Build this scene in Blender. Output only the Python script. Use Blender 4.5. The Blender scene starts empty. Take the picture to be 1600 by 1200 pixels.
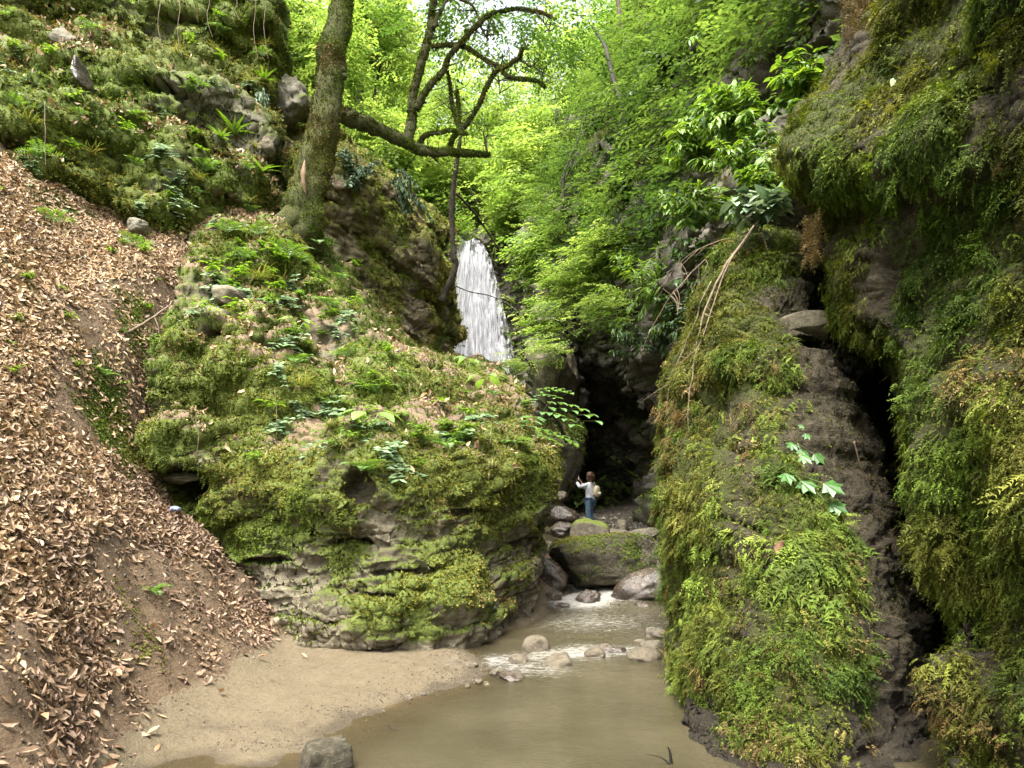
import bpy, math, random
import numpy as np
R = np.random.RandomState(7); random.seed(7)
SC = bpy.context.scene; COL = SC.collection
F, VH, H = 1120.0, 755.0, 1.7
def P(u, v, Y): return np.array([(u-800.)/F*Y, Y, H+(VH-v)/F*Y])
def nrm(a): return a/np.maximum(np.linalg.norm(a, axis=-1, keepdims=True), 1e-9)
def sstep(a, b, x):
    t = np.clip((x-a)/(b-a), 0, 1); return t*t*(3-2*t)

# ---------------------------------------------------------------- noise
def _h(x, y, z):
    x = x.astype(np.uint32); y = y.astype(np.uint32); z = z.astype(np.uint32)
    n = x*np.uint32(374761393)+y*np.uint32(668265263)+z*np.uint32(2147483647-57)
    n = (n ^ (n >> np.uint32(13)))*np.uint32(1274126177)
    n = (n ^ (n >> np.uint32(15)))*np.uint32(2246822519)
    return ((n ^ (n >> np.uint32(16))) & np.uint32(0xffffff)).astype(np.float64)/float(0xffffff)*2-1
def vnoise(p):
    p = p+1000.37; i = np.floor(p).astype(np.int64); f = p-i; f = f*f*f*(f*(f*6-15)+10)
    x, y, z = i[..., 0], i[..., 1], i[..., 2]; r = 0
    for dx in (0, 1):
        for dy in (0, 1):
            for dz in (0, 1):
                w = (f[..., 0] if dx else 1-f[..., 0])*(f[..., 1] if dy else 1-f[..., 1])*(f[..., 2] if dz else 1-f[..., 2])
                r = r+w*_h(x+dx, y+dy, z+dz)
    return r
def fbm(p, freq=1., octs=4, seed=0., gain=.5):
    p = np.asarray(p, float); r = 0; a = 1.
    for k in range(octs):
        r = r+a*vnoise(p*freq+seed+k*17.3); freq *= 2.03; a *= gain
    return r

# ---------------------------------------------------------------- mesh helpers
def mesh_from(name, V, loops, totals, col=None, smooth=True):
    V = np.asarray(V, np.float32); me = bpy.data.meshes.new(name)
    loops = np.asarray(loops, np.int32); totals = np.asarray(totals, np.int32)
    me.vertices.add(len(V)); me.vertices.foreach_set('co', V.ravel())
    me.loops.add(len(loops)); me.loops.foreach_set('vertex_index', loops)
    st = np.concatenate([[0], np.cumsum(totals)[:-1]]).astype(np.int32)
    me.polygons.add(len(totals)); me.polygons.foreach_set('loop_start', st); me.polygons.foreach_set('loop_total', totals)
    me.polygons.foreach_set('use_smooth', np.full(len(totals), smooth))
    if col is not None:
        a = me.color_attributes.new('Col', 'FLOAT_COLOR', 'POINT')
        c = np.ones((len(V), 4), np.float32); c[:, :3] = col; a.data.foreach_set('color', c.ravel())
    me.update(calc_edges=True); me.validate()
    return me
def flat(Fs):
    return np.concatenate([np.asarray(f) for f in Fs]), np.array([len(f) for f in Fs])
def link(name, me, mat=None, parent=None, loc=None):
    o = bpy.data.objects.new(name, me); COL.objects.link(o)
    if mat and me: me.materials.clear(); me.materials.append(mat)
    if parent: o.parent = parent
    if loc is not None: o.location = loc
    return o
def tag(o, label, cat, group=None, kind=None):
    if label: o['label'] = label
    if cat: o['category'] = cat
    if group: o['group'] = group
    if kind: o['kind'] = kind
    return o
def empty(name, loc, label, cat, group=None):
    o = bpy.data.objects.new(name, None); COL.objects.link(o); o.location = loc; o.empty_display_size = .1
    return tag(o, label, cat, group)
class MB:                       # plain mesh collector
    def __init__(s): s.V = []; s.F = []; s.C = []; s.n = 0
    def add(s, V, Fs, col=None):
        V = np.asarray(V, float); s.V.append(V)
        s.F += [tuple(i+s.n for i in f) for f in Fs]
        s.C.append(np.tile(np.asarray(col if col is not None else (1, 1, 1), float), (len(V), 1)) if np.ndim(col) < 2 else col)
        s.n += len(V); return s
    def tube(s, pts, rad, seg=10, bump=0., bf=6., col=None, cap=True, up=None):
        pts = np.asarray(pts, float); rad = np.asarray(rad, float)
        t = nrm(np.gradient(pts, axis=0)); V = []
        a = np.array([.31, .77, .2]) if up is None else np.asarray(up, float)
        x = nrm(np.cross(t[0], a)); 
        for k in range(len(pts)):
            x = nrm(x-t[k]*np.dot(x, t[k])); y = np.cross(t[k], x)
            th = np.arange(seg)*2*math.pi/seg
            V.append(pts[k]+rad[k]*(np.cos(th)[:, None]*x+np.sin(th)[:, None]*y))
        V = np.array(V)
        if bump:
            c = pts[:, None, :]; d = V-c; V = c+d*(1+bump*fbm(V, bf, 3)[..., None])
        n = len(pts); Fs = []
        for k in range(n-1):
            for j in range(seg):
                Fs.append((k*seg+j, k*seg+(j+1) % seg, (k+1)*seg+(j+1) % seg, (k+1)*seg+j))
        if cap: Fs.append(tuple(range(seg))[::-1]); Fs.append(tuple((n-1)*seg+j for j in range(seg)))
        return s.add(V.reshape(-1, 3), Fs, col)
    def build(s, name, mat, parent=None, origin=None, smooth=True):
        V = np.concatenate(s.V); o0 = np.zeros(3) if origin is None else np.asarray(origin, float)
        L, T = flat(s.F)
        return link(name, mesh_from(name, V-o0, L, T, np.concatenate(s.C), smooth), mat, parent, None if parent else o0)
def spline(pts, n):
    pts = np.asarray(pts, float)
    d = np.concatenate([[0], np.cumsum(np.linalg.norm(np.diff(pts[:, :3], axis=0), axis=1)**.5)])
    t = np.linspace(0, d[-1], n); out = []
    P4 = np.vstack([2*pts[0]-pts[1], pts, 2*pts[-1]-pts[-2]])
    k = np.clip(np.searchsorted(d, t, 'right')-1, 0, len(pts)-2); f = ((t-d[k])/(d[k+1]-d[k]))[:, None]
    a, b, c, e = P4[k], P4[k+1], P4[k+2], P4[k+3]
    return .5*((2*b)+(c-a)*f+(2*a-5*b+4*c-e)*f**2+(3*b-a-3*c+e)*f**3)
def cr(G, n, axis):
    G = np.moveaxis(G, axis, 0); m = G.shape[0]
    t = np.linspace(0, m-1, n); k = np.clip(t.astype(int), 0, m-2); f = (t-k).reshape(-1, *([1]*(G.ndim-1)))
    g = np.concatenate([(2*G[0]-G[1])[None], G, (2*G[-1]-G[-2])[None]])
    a, b, c, e = g[k], g[k+1], g[k+2], g[k+3]
    T = .42
    r = b+T*(c-a)*f+(2*T*a+(T-3)*b+(3-2*T)*c-T*e)*f**2+(-T*a+(2-T)*b+(T-2)*c+T*e)*f**3
    return np.moveaxis(r, 0, axis)
def gnormals(G, wrap=False):
    if wrap: du = np.roll(G, -1, 1)-np.roll(G, 1, 1)
    else: du = np.gradient(G, axis=1)
    return nrm(np.cross(du, np.gradient(G, axis=0)))
class Surf:
    """a grid surface [rows, cols] in world space, with normals and masks, that moss and leaves can be scattered on"""
    def __init__(s, G, wrap=False): s.G = G; s.wrap = wrap; s.N = gnormals(G, wrap); s.moss = np.zeros(G.shape[:2])
    def renorm(s): s.N = gnormals(s.G, s.wrap)
    def push(s, d): s.G = s.G+s.N*d[..., None]
    def mesh(s, name):
        h, w = s.G.shape[:2]; idx = np.arange(h*w).reshape(h, w)
        nx = np.roll(idx, -1, 1) if s.wrap else idx
        a, b = (idx[:-1], nx[:-1]) if s.wrap else (idx[:-1, :-1], idx[:-1, 1:])
        c, d = (nx[1:], idx[1:]) if s.wrap else (idx[1:, 1:], idx[1:, :-1])
        q = np.stack([a, b, c, d], -1).reshape(-1, 4)
        wt = getattr(s, 'wet', np.zeros_like(s.moss)).reshape(-1); m = s.moss.reshape(-1); mk = getattr(s, 'mk', np.zeros_like(m)).reshape(-1)
        return s.G.reshape(-1, 3), q.ravel(), np.full(len(q), 4), np.stack([m, mk, wt], -1)
    def build(s, name, mat, origin=None, parent=None):
        V, L, T, C = s.mesh(name); o0 = np.zeros(3) if origin is None else np.asarray(origin, float)
        return link(name, mesh_from(name, V-o0, L, T, C), mat, parent, o0)
    def sample(s, n, w):
        h, ww = s.G.shape[:2]; G = s.G
        e1 = G[:-1, 1:]-G[:-1, :-1]; e2 = G[1:, :-1]-G[:-1, :-1]
        area = np.linalg.norm(np.cross(e1, e2), axis=-1); p = (area*np.clip(w[:-1, :-1], 0, None)).ravel()
        if p.sum() <= 0: return np.zeros((0, 3)), np.zeros((0, 3)), np.zeros(0, int)
        k = np.searchsorted(np.cumsum(p)/p.sum(), R.rand(n)); k = np.clip(k, 0, len(p)-1)
        i, j = k//(ww-1), k % (ww-1); a, b = R.rand(n, 1), R.rand(n, 1)
        return G[i, j]+e1[i, j]*a+e2[i, j]*b, s.N[i, j], i*ww+j
def patch(rows, nu, nv):
    C = np.array([[P(*p) for p in r] for r in rows]); G = cr(cr(C, nv, 0), nu, 1)
    s = Surf(G)
    if (s.N*(np.array([0, 0, 2.])-s.G)).sum() < 0: s.G = s.G[:, ::-1].copy(); s.renorm()
    return s
def strata(s, th, amp, dip=(0, 0), warp=.35, seed=0., amp2=None):
    p = s.G; hgt = p[..., 2]+dip[0]*p[..., 0]+dip[1]*p[..., 1]+warp*th*2*fbm(p, .55, 3, seed)
    t = hgt/th; k = np.floor(t); f = t-k
    off = _h(k.astype(np.int64)+50, (np.floor(fbm(p, .5, 2, seed+9)*2.2)+50).astype(np.int64), k.astype(np.int64)*0+3)
    prof = 1-np.abs(2*f-1)**6
    return amp*(prof-.7)+(amp2 if amp2 is not None else amp)*off*sstep(0, .12, f)*sstep(1, .88, f)
def dent(s, u, v, Y, rx, rz, depth):
    c = P(u, v, Y); q = ((s.G[..., 0]-c[0])/rx)**2+((s.G[..., 2]-c[2])/rz)**2+.35*fbm(s.G, 5, 3, 4.)
    near = np.abs(s.G[..., 1]-c[1]) < 1.5
    m = (1-sstep(.55, 1.05, q))*near
    s.G[..., 1] += depth*m; return m

# ---------------------------------------------------------------- leaf templates: y is length, z is the face
def t_leaf(w=.5, fold=.25, droop=.25, n=4, shape=1.):
    V = []; Fs = []
    for k in range(n+1):
        t = k/n; ww = w*.5*(math.sin(math.pi*min(t*.93+.04, 1)**shape)); z = -droop*t*t
        V += [(-ww, t, z+fold*ww), (0, t, z), (ww, t, z+fold*ww)]
    for k in range(n):
        a = k*3; Fs += [(a, a+1, a+4, a+3), (a+1, a+2, a+5, a+4)]
    return np.array(V), Fs
def t_diamond(w=.5, fold=.2, droop=.1):
    return np.array([(0, 0, 0), (-w/2, .42, fold*w/2-droop*.2), (0, 1, -droop), (w/2, .42, fold*w/2-droop*.2)]), [(0, 2, 1), (0, 3, 2)]
def xf(V, y, z, s, p):
    y = nrm(np.asarray(y, float)); x = nrm(np.cross(y, np.asarray(z, float))); z = np.cross(x, y)
    return np.asarray(p)+s*(V[:, :1]*x+V[:, 1:2]*y+V[:, 2:]*z)
def comb(parts):
    V = []; Fs = []; n = 0
    for v, f in parts: V.append(v); Fs += [tuple(i+n for i in q) for q in f]; n += len(v)
    return np.concatenate(V), Fs
def t_frond(pairs=6, w=.34, droop=.5, lw=.2, jit=.25):   # feather-like moss branch
    lf = (np.array([(-.5*lw, 0, 0), (.5*lw, 0, 0), (0, 1, -.12)]), [(0, 1, 2)]); parts = []
    for k in range(pairs):
        t = (k+.6)/pairs; y = t; z = -droop*t*t; L = w*(1.05-.75*t)*(1 if k else .8)
        for sgn in (-1, 1):
            d = (sgn*.9, .55+random.uniform(-jit, jit), random.uniform(-.5, .25))
            parts.append((xf(lf[0], d, (random.uniform(-.3, .3), 0, 1), L, (0, y, z)), lf[1]))
    parts.append((xf(lf[0], (0, 1, -.8), (0, 0, 1), .25, (0, .95, -droop*.9)), lf[1]))
    rl = np.array([(-.02, 0, 0), (.02, 0, 0), (.012, .6, -droop*.36), (-.012, .6, -droop*.36)])
    parts.append((rl, [(0, 1, 2, 3)]))
    return comb(parts)
def t_tuft(n=7, lw=.26, spread=.9):                     # moss tuft, y is up
    parts = []
    for k in range(n):
        a = k*2*math.pi/n+random.uniform(-.4, .4); r = random.uniform(.3, 1)*spread
        d = np.array([math.cos(a)*r, random.uniform(.45, 1), math.sin(a)*r])
        L = random.uniform(.6, 1.1); side = np.array([-math.sin(a), 0, math.cos(a)])*lw*.5
        m = d*.55*L; tip = d*L+np.array([0, -.25*r, 0])*L
        parts.append((np.array([side*.5, -side*.5, m-side, tip, m+side]), [(0, 1, 2, 4), (4, 2, 3)]))
    return comb(parts)
def t_spray(n=14, leaf=.2, fan=1.0, wl=.5, droop=.25, lf=None):   # flat fan of leaves on a twig
    parts = []; lf = lf or t_diamond(wl)
    for k in range(n):
        t = (k+1)/n; side = -1 if k % 2 else 1; off = random.uniform(.0, .35)*fan*(1-t*.6)
        p = (side*off, t*random.uniform(.85, 1), -droop*t*t+random.uniform(-.04, .04))
        d = (side*random.uniform(.4, 1.1), random.uniform(.4, 1), random.uniform(-.35, .1))
        parts.append((xf(lf[0], d, (random.uniform(-.4, .4), random.uniform(-.4, .4), 1), leaf*random.uniform(.7, 1.2), p), lf[1]))
    parts.append((np.array([(-.008, 0, 0), (.008, 0, 0), (.004, .95, -droop), (-.004, .95, -droop)]), [(0, 1, 2, 3)]))
    return comb(parts)
def scatter(temps, pos, y, z, sc, col):
    n = len(pos); y = nrm(y); x = nrm(np.cross(y, z)); z = np.cross(x, y); M = np.stack([x, y, z], -1)
    sc = np.broadcast_to(np.asarray(sc, float), (n,)); ch = R.randint(len(temps), size=n)
    Vs = []; Ls = []; Ts = []; Cs = []; off = 0
    for k, (TV, TF) in enumerate(temps):
        m = np.where(ch == k)[0]
        if not len(m): continue
        V = np.einsum('nij,vj->nvi', M[m], TV)*sc[m, None, None]+pos[m, None, :]
        L, T = flat(TF); nv = len(TV)
        Ls.append((L[None]+(np.arange(len(m))*nv)[:, None]+off).ravel()); Ts.append(np.tile(T, len(m)))
        Vs.append(V.reshape(-1, 3)); Cs.append(np.repeat(col[m], nv, 0)); off += nv*len(m)
    return np.concatenate(Vs), np.concatenate(Ls), np.concatenate(Ts), np.concatenate(Cs)
def scat_obj(name, data, mat, parent=None, origin=None):
    V, L, T, C = data; o0 = np.zeros(3) if origin is None else np.asarray(origin, float)
    return link(name, mesh_from(name, V-o0, L, T, C, False), mat, parent, None if parent else o0)
def merge(*ds):
    V = []; L = []; T = []; C = []; n = 0
    for d in ds: V.append(d[0]); L.append(d[1]+n); T.append(d[2]); C.append(d[3]); n += len(d[0])
    return np.concatenate(V), np.concatenate(L), np.concatenate(T), np.concatenate(C)
def rnd(n, s=1.): return R.randn(n, 3)*s
def pal(n, cols, var=.15, k=None):
    cols = np.array(cols); k = R.rand(n) if k is None else np.clip(k, 0, 1)
    t = k*(len(cols)-1); i = np.clip(t.astype(int), 0, len(cols)-2); f = (t-i)[:, None]
    return (cols[i]*(1-f)+cols[i+1]*f)*(1+var*R.randn(n, 1)).clip(.4, 1.7)

# ---------------------------------------------------------------- materials
def nmat(name):
    m = bpy.data.materials.new(name); m.use_nodes = True; nt = m.node_tree
    for n in list(nt.nodes): nt.nodes.remove(n)
    def N(t, **kw):
        n = nt.nodes.new(t)
        for k, v in kw.items():
            if k.startswith('_'): setattr(n, k[1:], v)
            else: n.inputs[k.replace('__', ' ')].default_value = v
        return n
    return m, nt, N, nt.links.new
def c4(c): return (*c, 1.)
def noise_node(N, L, pos, scale, detail=5., rough=.6, vec=None):
    n = N('ShaderNodeTexNoise', Scale=scale, Detail=detail, Roughness=rough)
    L(pos, n.inputs['Vector']); return n
def ramp(N, L, src, stops):
    r = N('ShaderNodeValToRGB'); e = r.color_ramp.elements
    while len(e) < len(stops): e.new(.5)
    for k, (p, c) in enumerate(stops): e[k].position = p; e[k].color = c4(c) if not np.isscalar(c) else (c, c, c, 1)
    L(src, r.inputs['Fac']); return r
def mixc(N, L, fac, a, b):
    m = N('ShaderNodeMix', _data_type='RGBA')
    for s, v in ((0, fac), (6, a), (7, b)):
        if hasattr(v, 'links') or hasattr(v, 'is_linked'): L(v, m.inputs[s])
        else: m.inputs[s].default_value = v if np.isscalar(v) else c4(v)
    return m.outputs[2]
def rock_mat(name, rock, moss, soil=None, scale=1., rough=.85, wet=0., bump=.6, band=0.):
    """rock: 3 colours dark to pale; moss: 3 colours; Col.r is where moss grows, Col.g where soil or sand lies"""
    m, nt, N, L = nmat(name)
    g = N('ShaderNodeNewGeometry'); pos = g.outputs['Position']
    at = N('ShaderNodeAttribute', _attribute_name='Col'); sep = N('ShaderNodeSeparateColor'); L(at.outputs['Color'], sep.inputs[0])
    n1 = noise_node(N, L, pos, 1.7*scale, 8, .65); n2 = noise_node(N, L, pos, 9*scale, 8, .7); n3 = noise_node(N, L, pos, 45*scale, 6, .7)
    mp = N('ShaderNodeMapping'); L(pos, mp.inputs[0]); mp.inputs['Scale'].default_value = (1.2, 1.2, 14); mp.inputs['Rotation'].default_value = (.08, .12, 0)
    nb = noise_node(N, L, mp.outputs[0], 1.6*scale, 6, .65)
    add = N('ShaderNodeMath', _operation='ADD'); L(n1.outputs[0], add.inputs[0]); L(n2.outputs[0], add.inputs[1])
    ad2 = N('ShaderNodeMath', _operation='MULTIPLY_ADD'); L(nb.outputs[0], ad2.inputs[0]); ad2.inputs[1].default_value = .4+band; L(add.outputs[0], ad2.inputs[2])
    hf = N('ShaderNodeMath', _operation='MULTIPLY'); L(ad2.outputs[0], hf.inputs[0]); hf.inputs[1].default_value = 1/(2.4+band)
    rc = ramp(N, L, hf.outputs[0], [(.36, rock[0]), (.5, rock[1]), (.62, rock[2])]).outputs[0]
    mm = N('ShaderNodeMath', _operation='MULTIPLY_ADD'); L(n2.outputs[0], mm.inputs[0]); mm.inputs[1].default_value = .9; L(sep.outputs[0], mm.inputs[2])
    mk = ramp(N, L, mm.outputs[0], [(.78, 0.), (1.02, 1.)]).outputs[0]
    mc = ramp(N, L, n3.outputs[0], [(.3, moss[0]), (.5, moss[1]), (.7, moss[2])]).outputs[0]
    c = mixc(N, L, mk, rc, mc)
    if soil:
        sc_ = ramp(N, L, hf.outputs[0], [(.38, soil[0]), (.62, soil[1])]).outputs[0]
        sm = N('ShaderNodeMath', _operation='MULTIPLY_ADD'); L(n2.outputs[0], sm.inputs[0]); sm.inputs[1].default_value = .5; L(sep.outputs[1], sm.inputs[2])
        c = mixc(N, L, ramp(N, L, sm.outputs[0], [(.55, 0.), (.85, 1.)]).outputs[0], c, sc_)
    c = mixc(N, L, sep.outputs[2], c, mixc(N, L, .62, c, (.02, .015, .009)))
    b = N('ShaderNodeBsdfPrincipled', Roughness=rough); L(c, b.inputs['Base Color'])
    b.inputs['Specular IOR Level'].default_value = .3+wet*.5
    if wet: L(ramp(N, L, n2.outputs[0], [(.35, .12), (.7, .55)]).outputs[0], b.inputs['Roughness'])
    hs = N('ShaderNodeMath', _operation='MULTIPLY_ADD'); L(n3.outputs[0], hs.inputs[0]); hs.inputs[1].default_value = .35; L(ad2.outputs[0], hs.inputs[2])
    bp = N('ShaderNodeBump', Strength=bump, Distance=.06); L(hs.outputs[0], bp.inputs['Height']); L(bp.outputs[0], b.inputs['Normal'])
    o = N('ShaderNodeOutputMaterial'); L(b.outputs[0], o.inputs[0]); return m
def leaf_mat(name, trans=.4, rough=.5, tint=(1.25, 1.15, .5), spec=.3, vein=0.):
    m, nt, N, L = nmat(name)
    at = N('ShaderNodeAttribute', _attribute_name='Col'); g = N('ShaderNodeNewGeometry')
    n = noise_node(N, L, g.outputs['Position'], 35, 3, .6)
    k = ramp(N, L, n.outputs[0], [(.3, .72), (.7, 1.2)])
    mu = N('ShaderNodeMix', _data_type='RGBA', _blend_type='MULTIPLY'); mu.inputs[0].default_value = 1
    L(at.outputs['Color'], mu.inputs[6]); L(k.outputs[0], mu.inputs[7])
    b = N('ShaderNodeBsdfPrincipled', Roughness=rough); b.inputs['Specular IOR Level'].default_value = spec
    L(mu.outputs[2], b.inputs['Base Color'])
    o = N('ShaderNodeOutputMaterial')
    if trans:
        t = N('ShaderNodeBsdfTranslucent'); m2 = N('ShaderNodeMix', _data_type='RGBA', _blend_type='MULTIPLY'); m2.inputs[0].default_value = 1
        L(mu.outputs[2], m2.inputs[6]); m2.inputs[7].default_value = c4(tint); L(m2.outputs[2], t.inputs[0])
        x = N('ShaderNodeMixShader'); x.inputs[0].default_value = trans; L(b.outputs[0], x.inputs[1]); L(t.outputs[0], x.inputs[2]); L(x.outputs[0], o.inputs[0])
    else: L(b.outputs[0], o.inputs[0])
    return m
def plain_mat(name, cols, rough=.8, scale=8., bump=.3, spec=.3, stretch=(1, 1, 1), dist=.02):
    m, nt, N, L = nmat(name); tc = N('ShaderNodeTexCoord'); mp = N('ShaderNodeMapping'); mp.inputs['Scale'].default_value = stretch
    L(tc.outputs['Object'], mp.inputs[0]); n = noise_node(N, L, mp.outputs[0], scale, 7, .65)
    r = ramp(N, L, n.outputs[0], [(.32+.36*k/(len(cols)-1), c) for k, c in enumerate(cols)])
    b = N('ShaderNodeBsdfPrincipled', Roughness=rough); b.inputs['Specular IOR Level'].default_value = spec; L(r.outputs[0], b.inputs['Base Color'])
    bp = N('ShaderNodeBump', Strength=bump, Distance=dist); L(n.outputs[0], bp.inputs['Height']); L(bp.outputs[0], b.inputs['Normal'])
    o = N('ShaderNodeOutputMaterial'); L(b.outputs[0], o.inputs[0]); return m

MOSS = [(.03, .04, .006), (.068, .088, .012), (.11, .13, .022)]
M_outcrop = rock_mat('mossy_sandstone', [(.03, .025, .016), (.115, .097, .062), (.25, .22, .155)], MOSS, [(.10, .068, .042), (.17, .12, .075)])
M_bluff = rock_mat('mossy_bluff_rock', [(.04, .035, .027), (.12, .105, .075), (.22, .20, .16)], MOSS, [(.09, .062, .04), (.15, .11, .07)])
M_midcliff = rock_mat('brown_bedded_rock', [(.045, .037, .025), (.15, .12, .075), (.28, .235, .15)], [(.05, .055, .012), (.11, .11, .02), (.17, .155, .035)], band=.5)
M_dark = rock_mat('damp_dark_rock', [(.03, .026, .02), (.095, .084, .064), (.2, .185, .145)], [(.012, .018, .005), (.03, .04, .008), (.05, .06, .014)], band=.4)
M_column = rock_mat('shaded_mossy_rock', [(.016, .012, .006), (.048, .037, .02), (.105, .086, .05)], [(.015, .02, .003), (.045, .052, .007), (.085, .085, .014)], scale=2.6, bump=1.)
M_soil = rock_mat('soil_and_sand', [(.06, .038, .02), (.112, .074, .041), (.16, .11, .065)], MOSS, [(.120, .093, .053), (.172, .136, .083)], scale=2.6, bump=.9)
M_far = rock_mat('forest_floor', [(.03, .03, .015), (.07, .075, .03), (.11, .13, .05)], [(.04, .07, .012), (.08, .13, .02), (.12, .18, .03)], bump=.3)
M_boulder = rock_mat('grey_stream_boulder', [(.035, .03, .021), (.105, .09, .062), (.21, .185, .135)], [(.04, .055, .008), (.085, .11, .014), (.13, .15, .03)], scale=6, bump=.6)
M_olive = rock_mat('olive_boulder', [(.02, .018, .012), (.062, .053, .032), (.15, .13, .085)], [(.03, .035, .008), (.06, .065, .014), (.1, .1, .03)], scale=3.5, bump=.9)
M_wet = rock_mat('wet_brown_boulder', [(.015, .011, .007), (.052, .039, .027), (.125, .1, .075)], MOSS, scale=2.5, rough=.35, wet=.8, bump=.4)
M_pebble = rock_mat('river_stone', [(.035, .029, .02), (.095, .078, .052), (.18, .15, .105)], MOSS, scale=9, rough=.6, bump=.5)
L_moss = leaf_mat('moss_leaf', .25, .7, (1.2, 1.15, .6), .15)
L_litter = leaf_mat('dry_beech_leaf', .12, .55, (1.1, .9, .7), .35)
L_crown = leaf_mat('beech_foliage', .55, .5, (1.3, 1.32, .75), .3)
L_shrub = leaf_mat('shrub_leaf', .4, .38, (1.4, 1.3, .5), .45)
L_pale = leaf_mat('ivy_leaf', .2, .6, (1.1, 1.15, .8), .2)
M_bark = rock_mat('mossy_bark', [(.028, .022, .016), (.075, .06, .043), (.15, .125, .095)], [(.025, .03, .006), (.065, .07, .014), (.11, .115, .03)], scale=4, bump=.9)
M_twig = plain_mat('dark_twig_bark', [(.012, .01, .007), (.035, .029, .022)], .85, 14)
M_root = plain_mat('pale_dry_root', [(.08, .055, .036), (.2, .15, .1)], .8, 20)

# ---------------------------------------------------------------- terrain: scattered heights -> thin plate surface
pix = [(-300, 1200, 3.0), (0, 1200, 3.3), (120, 1200, 3.8), (220, 1200, 4.25), (300, 1150, 4.7), (450, 1080, 5.6), (600, 1040, 6.4), (700, 1020, 6.95),
       (560, 1112, 5.3), (350, 1192, 4.32), (455, 1152, 4.72), (500, 1018, 6.98), (600, 1022, 6.9), (650, 1092, 5.65), (755, 1058, 6.3), (230, 1130, 4.75), (330, 1050, 5.75), (430, 1004, 7.05), (200, 1000, 5.2), (200, 900, 5.7), (350, 925, 6.95),
       (100, 1050, 4.2), (0, 1050, 3.6), (0, 900, 4.2), (0, 700, 5.2), (100, 800, 5.4), (215, 720, 7.5), (232, 786, 7.2), (280, 806, 7.35), (255, 796, 7.3), (318, 852, 7.2), (270, 806, 7.9), (100, 600, 6.8),
       (200, 560, 7.8), (0, 500, 6.6), (100, 450, 8), (250, 430, 9), (0, 350, 7.6), (0, 270, 8.4), (100, 320, 9.0), (200, 385, 9.5), (300, 390, 10.2), (450, 380, 11.2)]
wld = [(-3.0, 8.5, 1.0), (-2.6, 7.9, .6), (-3.25, 8.0, .9), (-3.7, 8.5, 1.0), (-8, 5, 5.5), (-9, 9, 8), (-5, 2, 2.2), (-8, 1, 4.5), (-2, 9, 1.8), (-.6, 11, 1.3), (-2, 12, 3.6), (-.38, 4.2, -.14), (-.9, 4.6, -.06), (-1.15, 4.15, -.06), (.8, 5, -.38), (1, 7, -.32),
       (.3, 8, -.2), (1.5, 9, -.22), (.8, 10.3, -.14), (1.2, 13, .05), (3.5, 5, -.3), (.5, 2, -.3), (-1, 2.5, -.06), (-1.7, 3, .0), (2.2, 11, .0), (0, 6.0, -.13), (-.3, 7.6, -.05), (-.9, 6.9, .05), (4, 9, .2), (4, 13, .4), (-6, 13, 8.2)]
TP = np.array([P(*p) for p in pix]+[np.array(p, float) for p in wld])
def tps_fit(T):
    n = len(T); d = np.linalg.norm(T[:, None, :2]-T[None, :, :2], axis=-1)
    K = d**2*np.log(d+1e-9)+np.eye(n)*.02; Q = np.hstack([np.ones((n, 1)), T[:, :2]])
    A = np.block([[K, Q], [Q.T, np.zeros((3, 3))]]); return np.linalg.solve(A, np.concatenate([T[:, 2], np.zeros(3)]))
TW = tps_fit(TP)
def hgt(x, y):
    sh = np.shape(x); x = np.ravel(x); y = np.ravel(y); z = TW[-3]+TW[-2]*x+TW[-1]*y
    for k in range(len(TP)):
        d2 = (x-TP[k, 0])**2+(y-TP[k, 1])**2; z = z+TW[k]*.5*d2*np.log(d2+1e-9)
    return z.reshape(sh)
def ground(x, y):
    z = hgt(x, y); p = np.stack([x, y, z*0], -1)
    rough = sstep(.1, .5, z)
    return z+rough*(.085*fbm(p, 1.6, 3)+.05*fbm(p, 6, 4, 3.))+(.012*fbm(p, 3, 3, 5.)+.004*fbm(p, 22, 2, 5.)), z
xs = np.arange(-9.5, 4.6, .032); ys = np.arange(1.2, 13.2, .032)
X, Y_ = np.meshgrid(xs, ys); Z, Z0 = ground(X, Y_)
terr = Surf(np.stack([X, Y_, Z], -1)); 
if terr.N[..., 2].mean() < 0: terr.N = -terr.N
pn = fbm(terr.G, .9, 4, 31.)
sand = 1-sstep(.13, .22, Z0+.05*fbm(terr.G, 2.2, 3, 8.))
terr.mk = sand
def blob(G, u, v, Y, r):
    c = P(u, v, Y); return np.exp(-(((G[..., 0]-c[0])**2+(G[..., 1]-c[1])**2)/r**2))
mossp = sum(blob(terr.G, *b) for b in [(215, 470, 8.4, .42), (165, 595, 7.0, .3), (45, 420, 7.2, .22), (180, 560, 7.4, .25), (80, 310, 8.8, .5)])
terr.moss = np.clip(mossp*.75+.35*pn-.12, 0, 1)*(1-sand)
terr.wet = np.clip(sstep(.035, .0, Z0+.02*fbm(terr.G, 4, 3, 6.))*.9+.5*(1-sand)*sstep(.1, .5, fbm(terr.G, 1.1, 3, 44.)), 0, 1)
slope = terr.build('slope', M_soil); tag(slope, 'brown soil slope running down to a sandy stream bank', 'ground', kind='structure')

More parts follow.
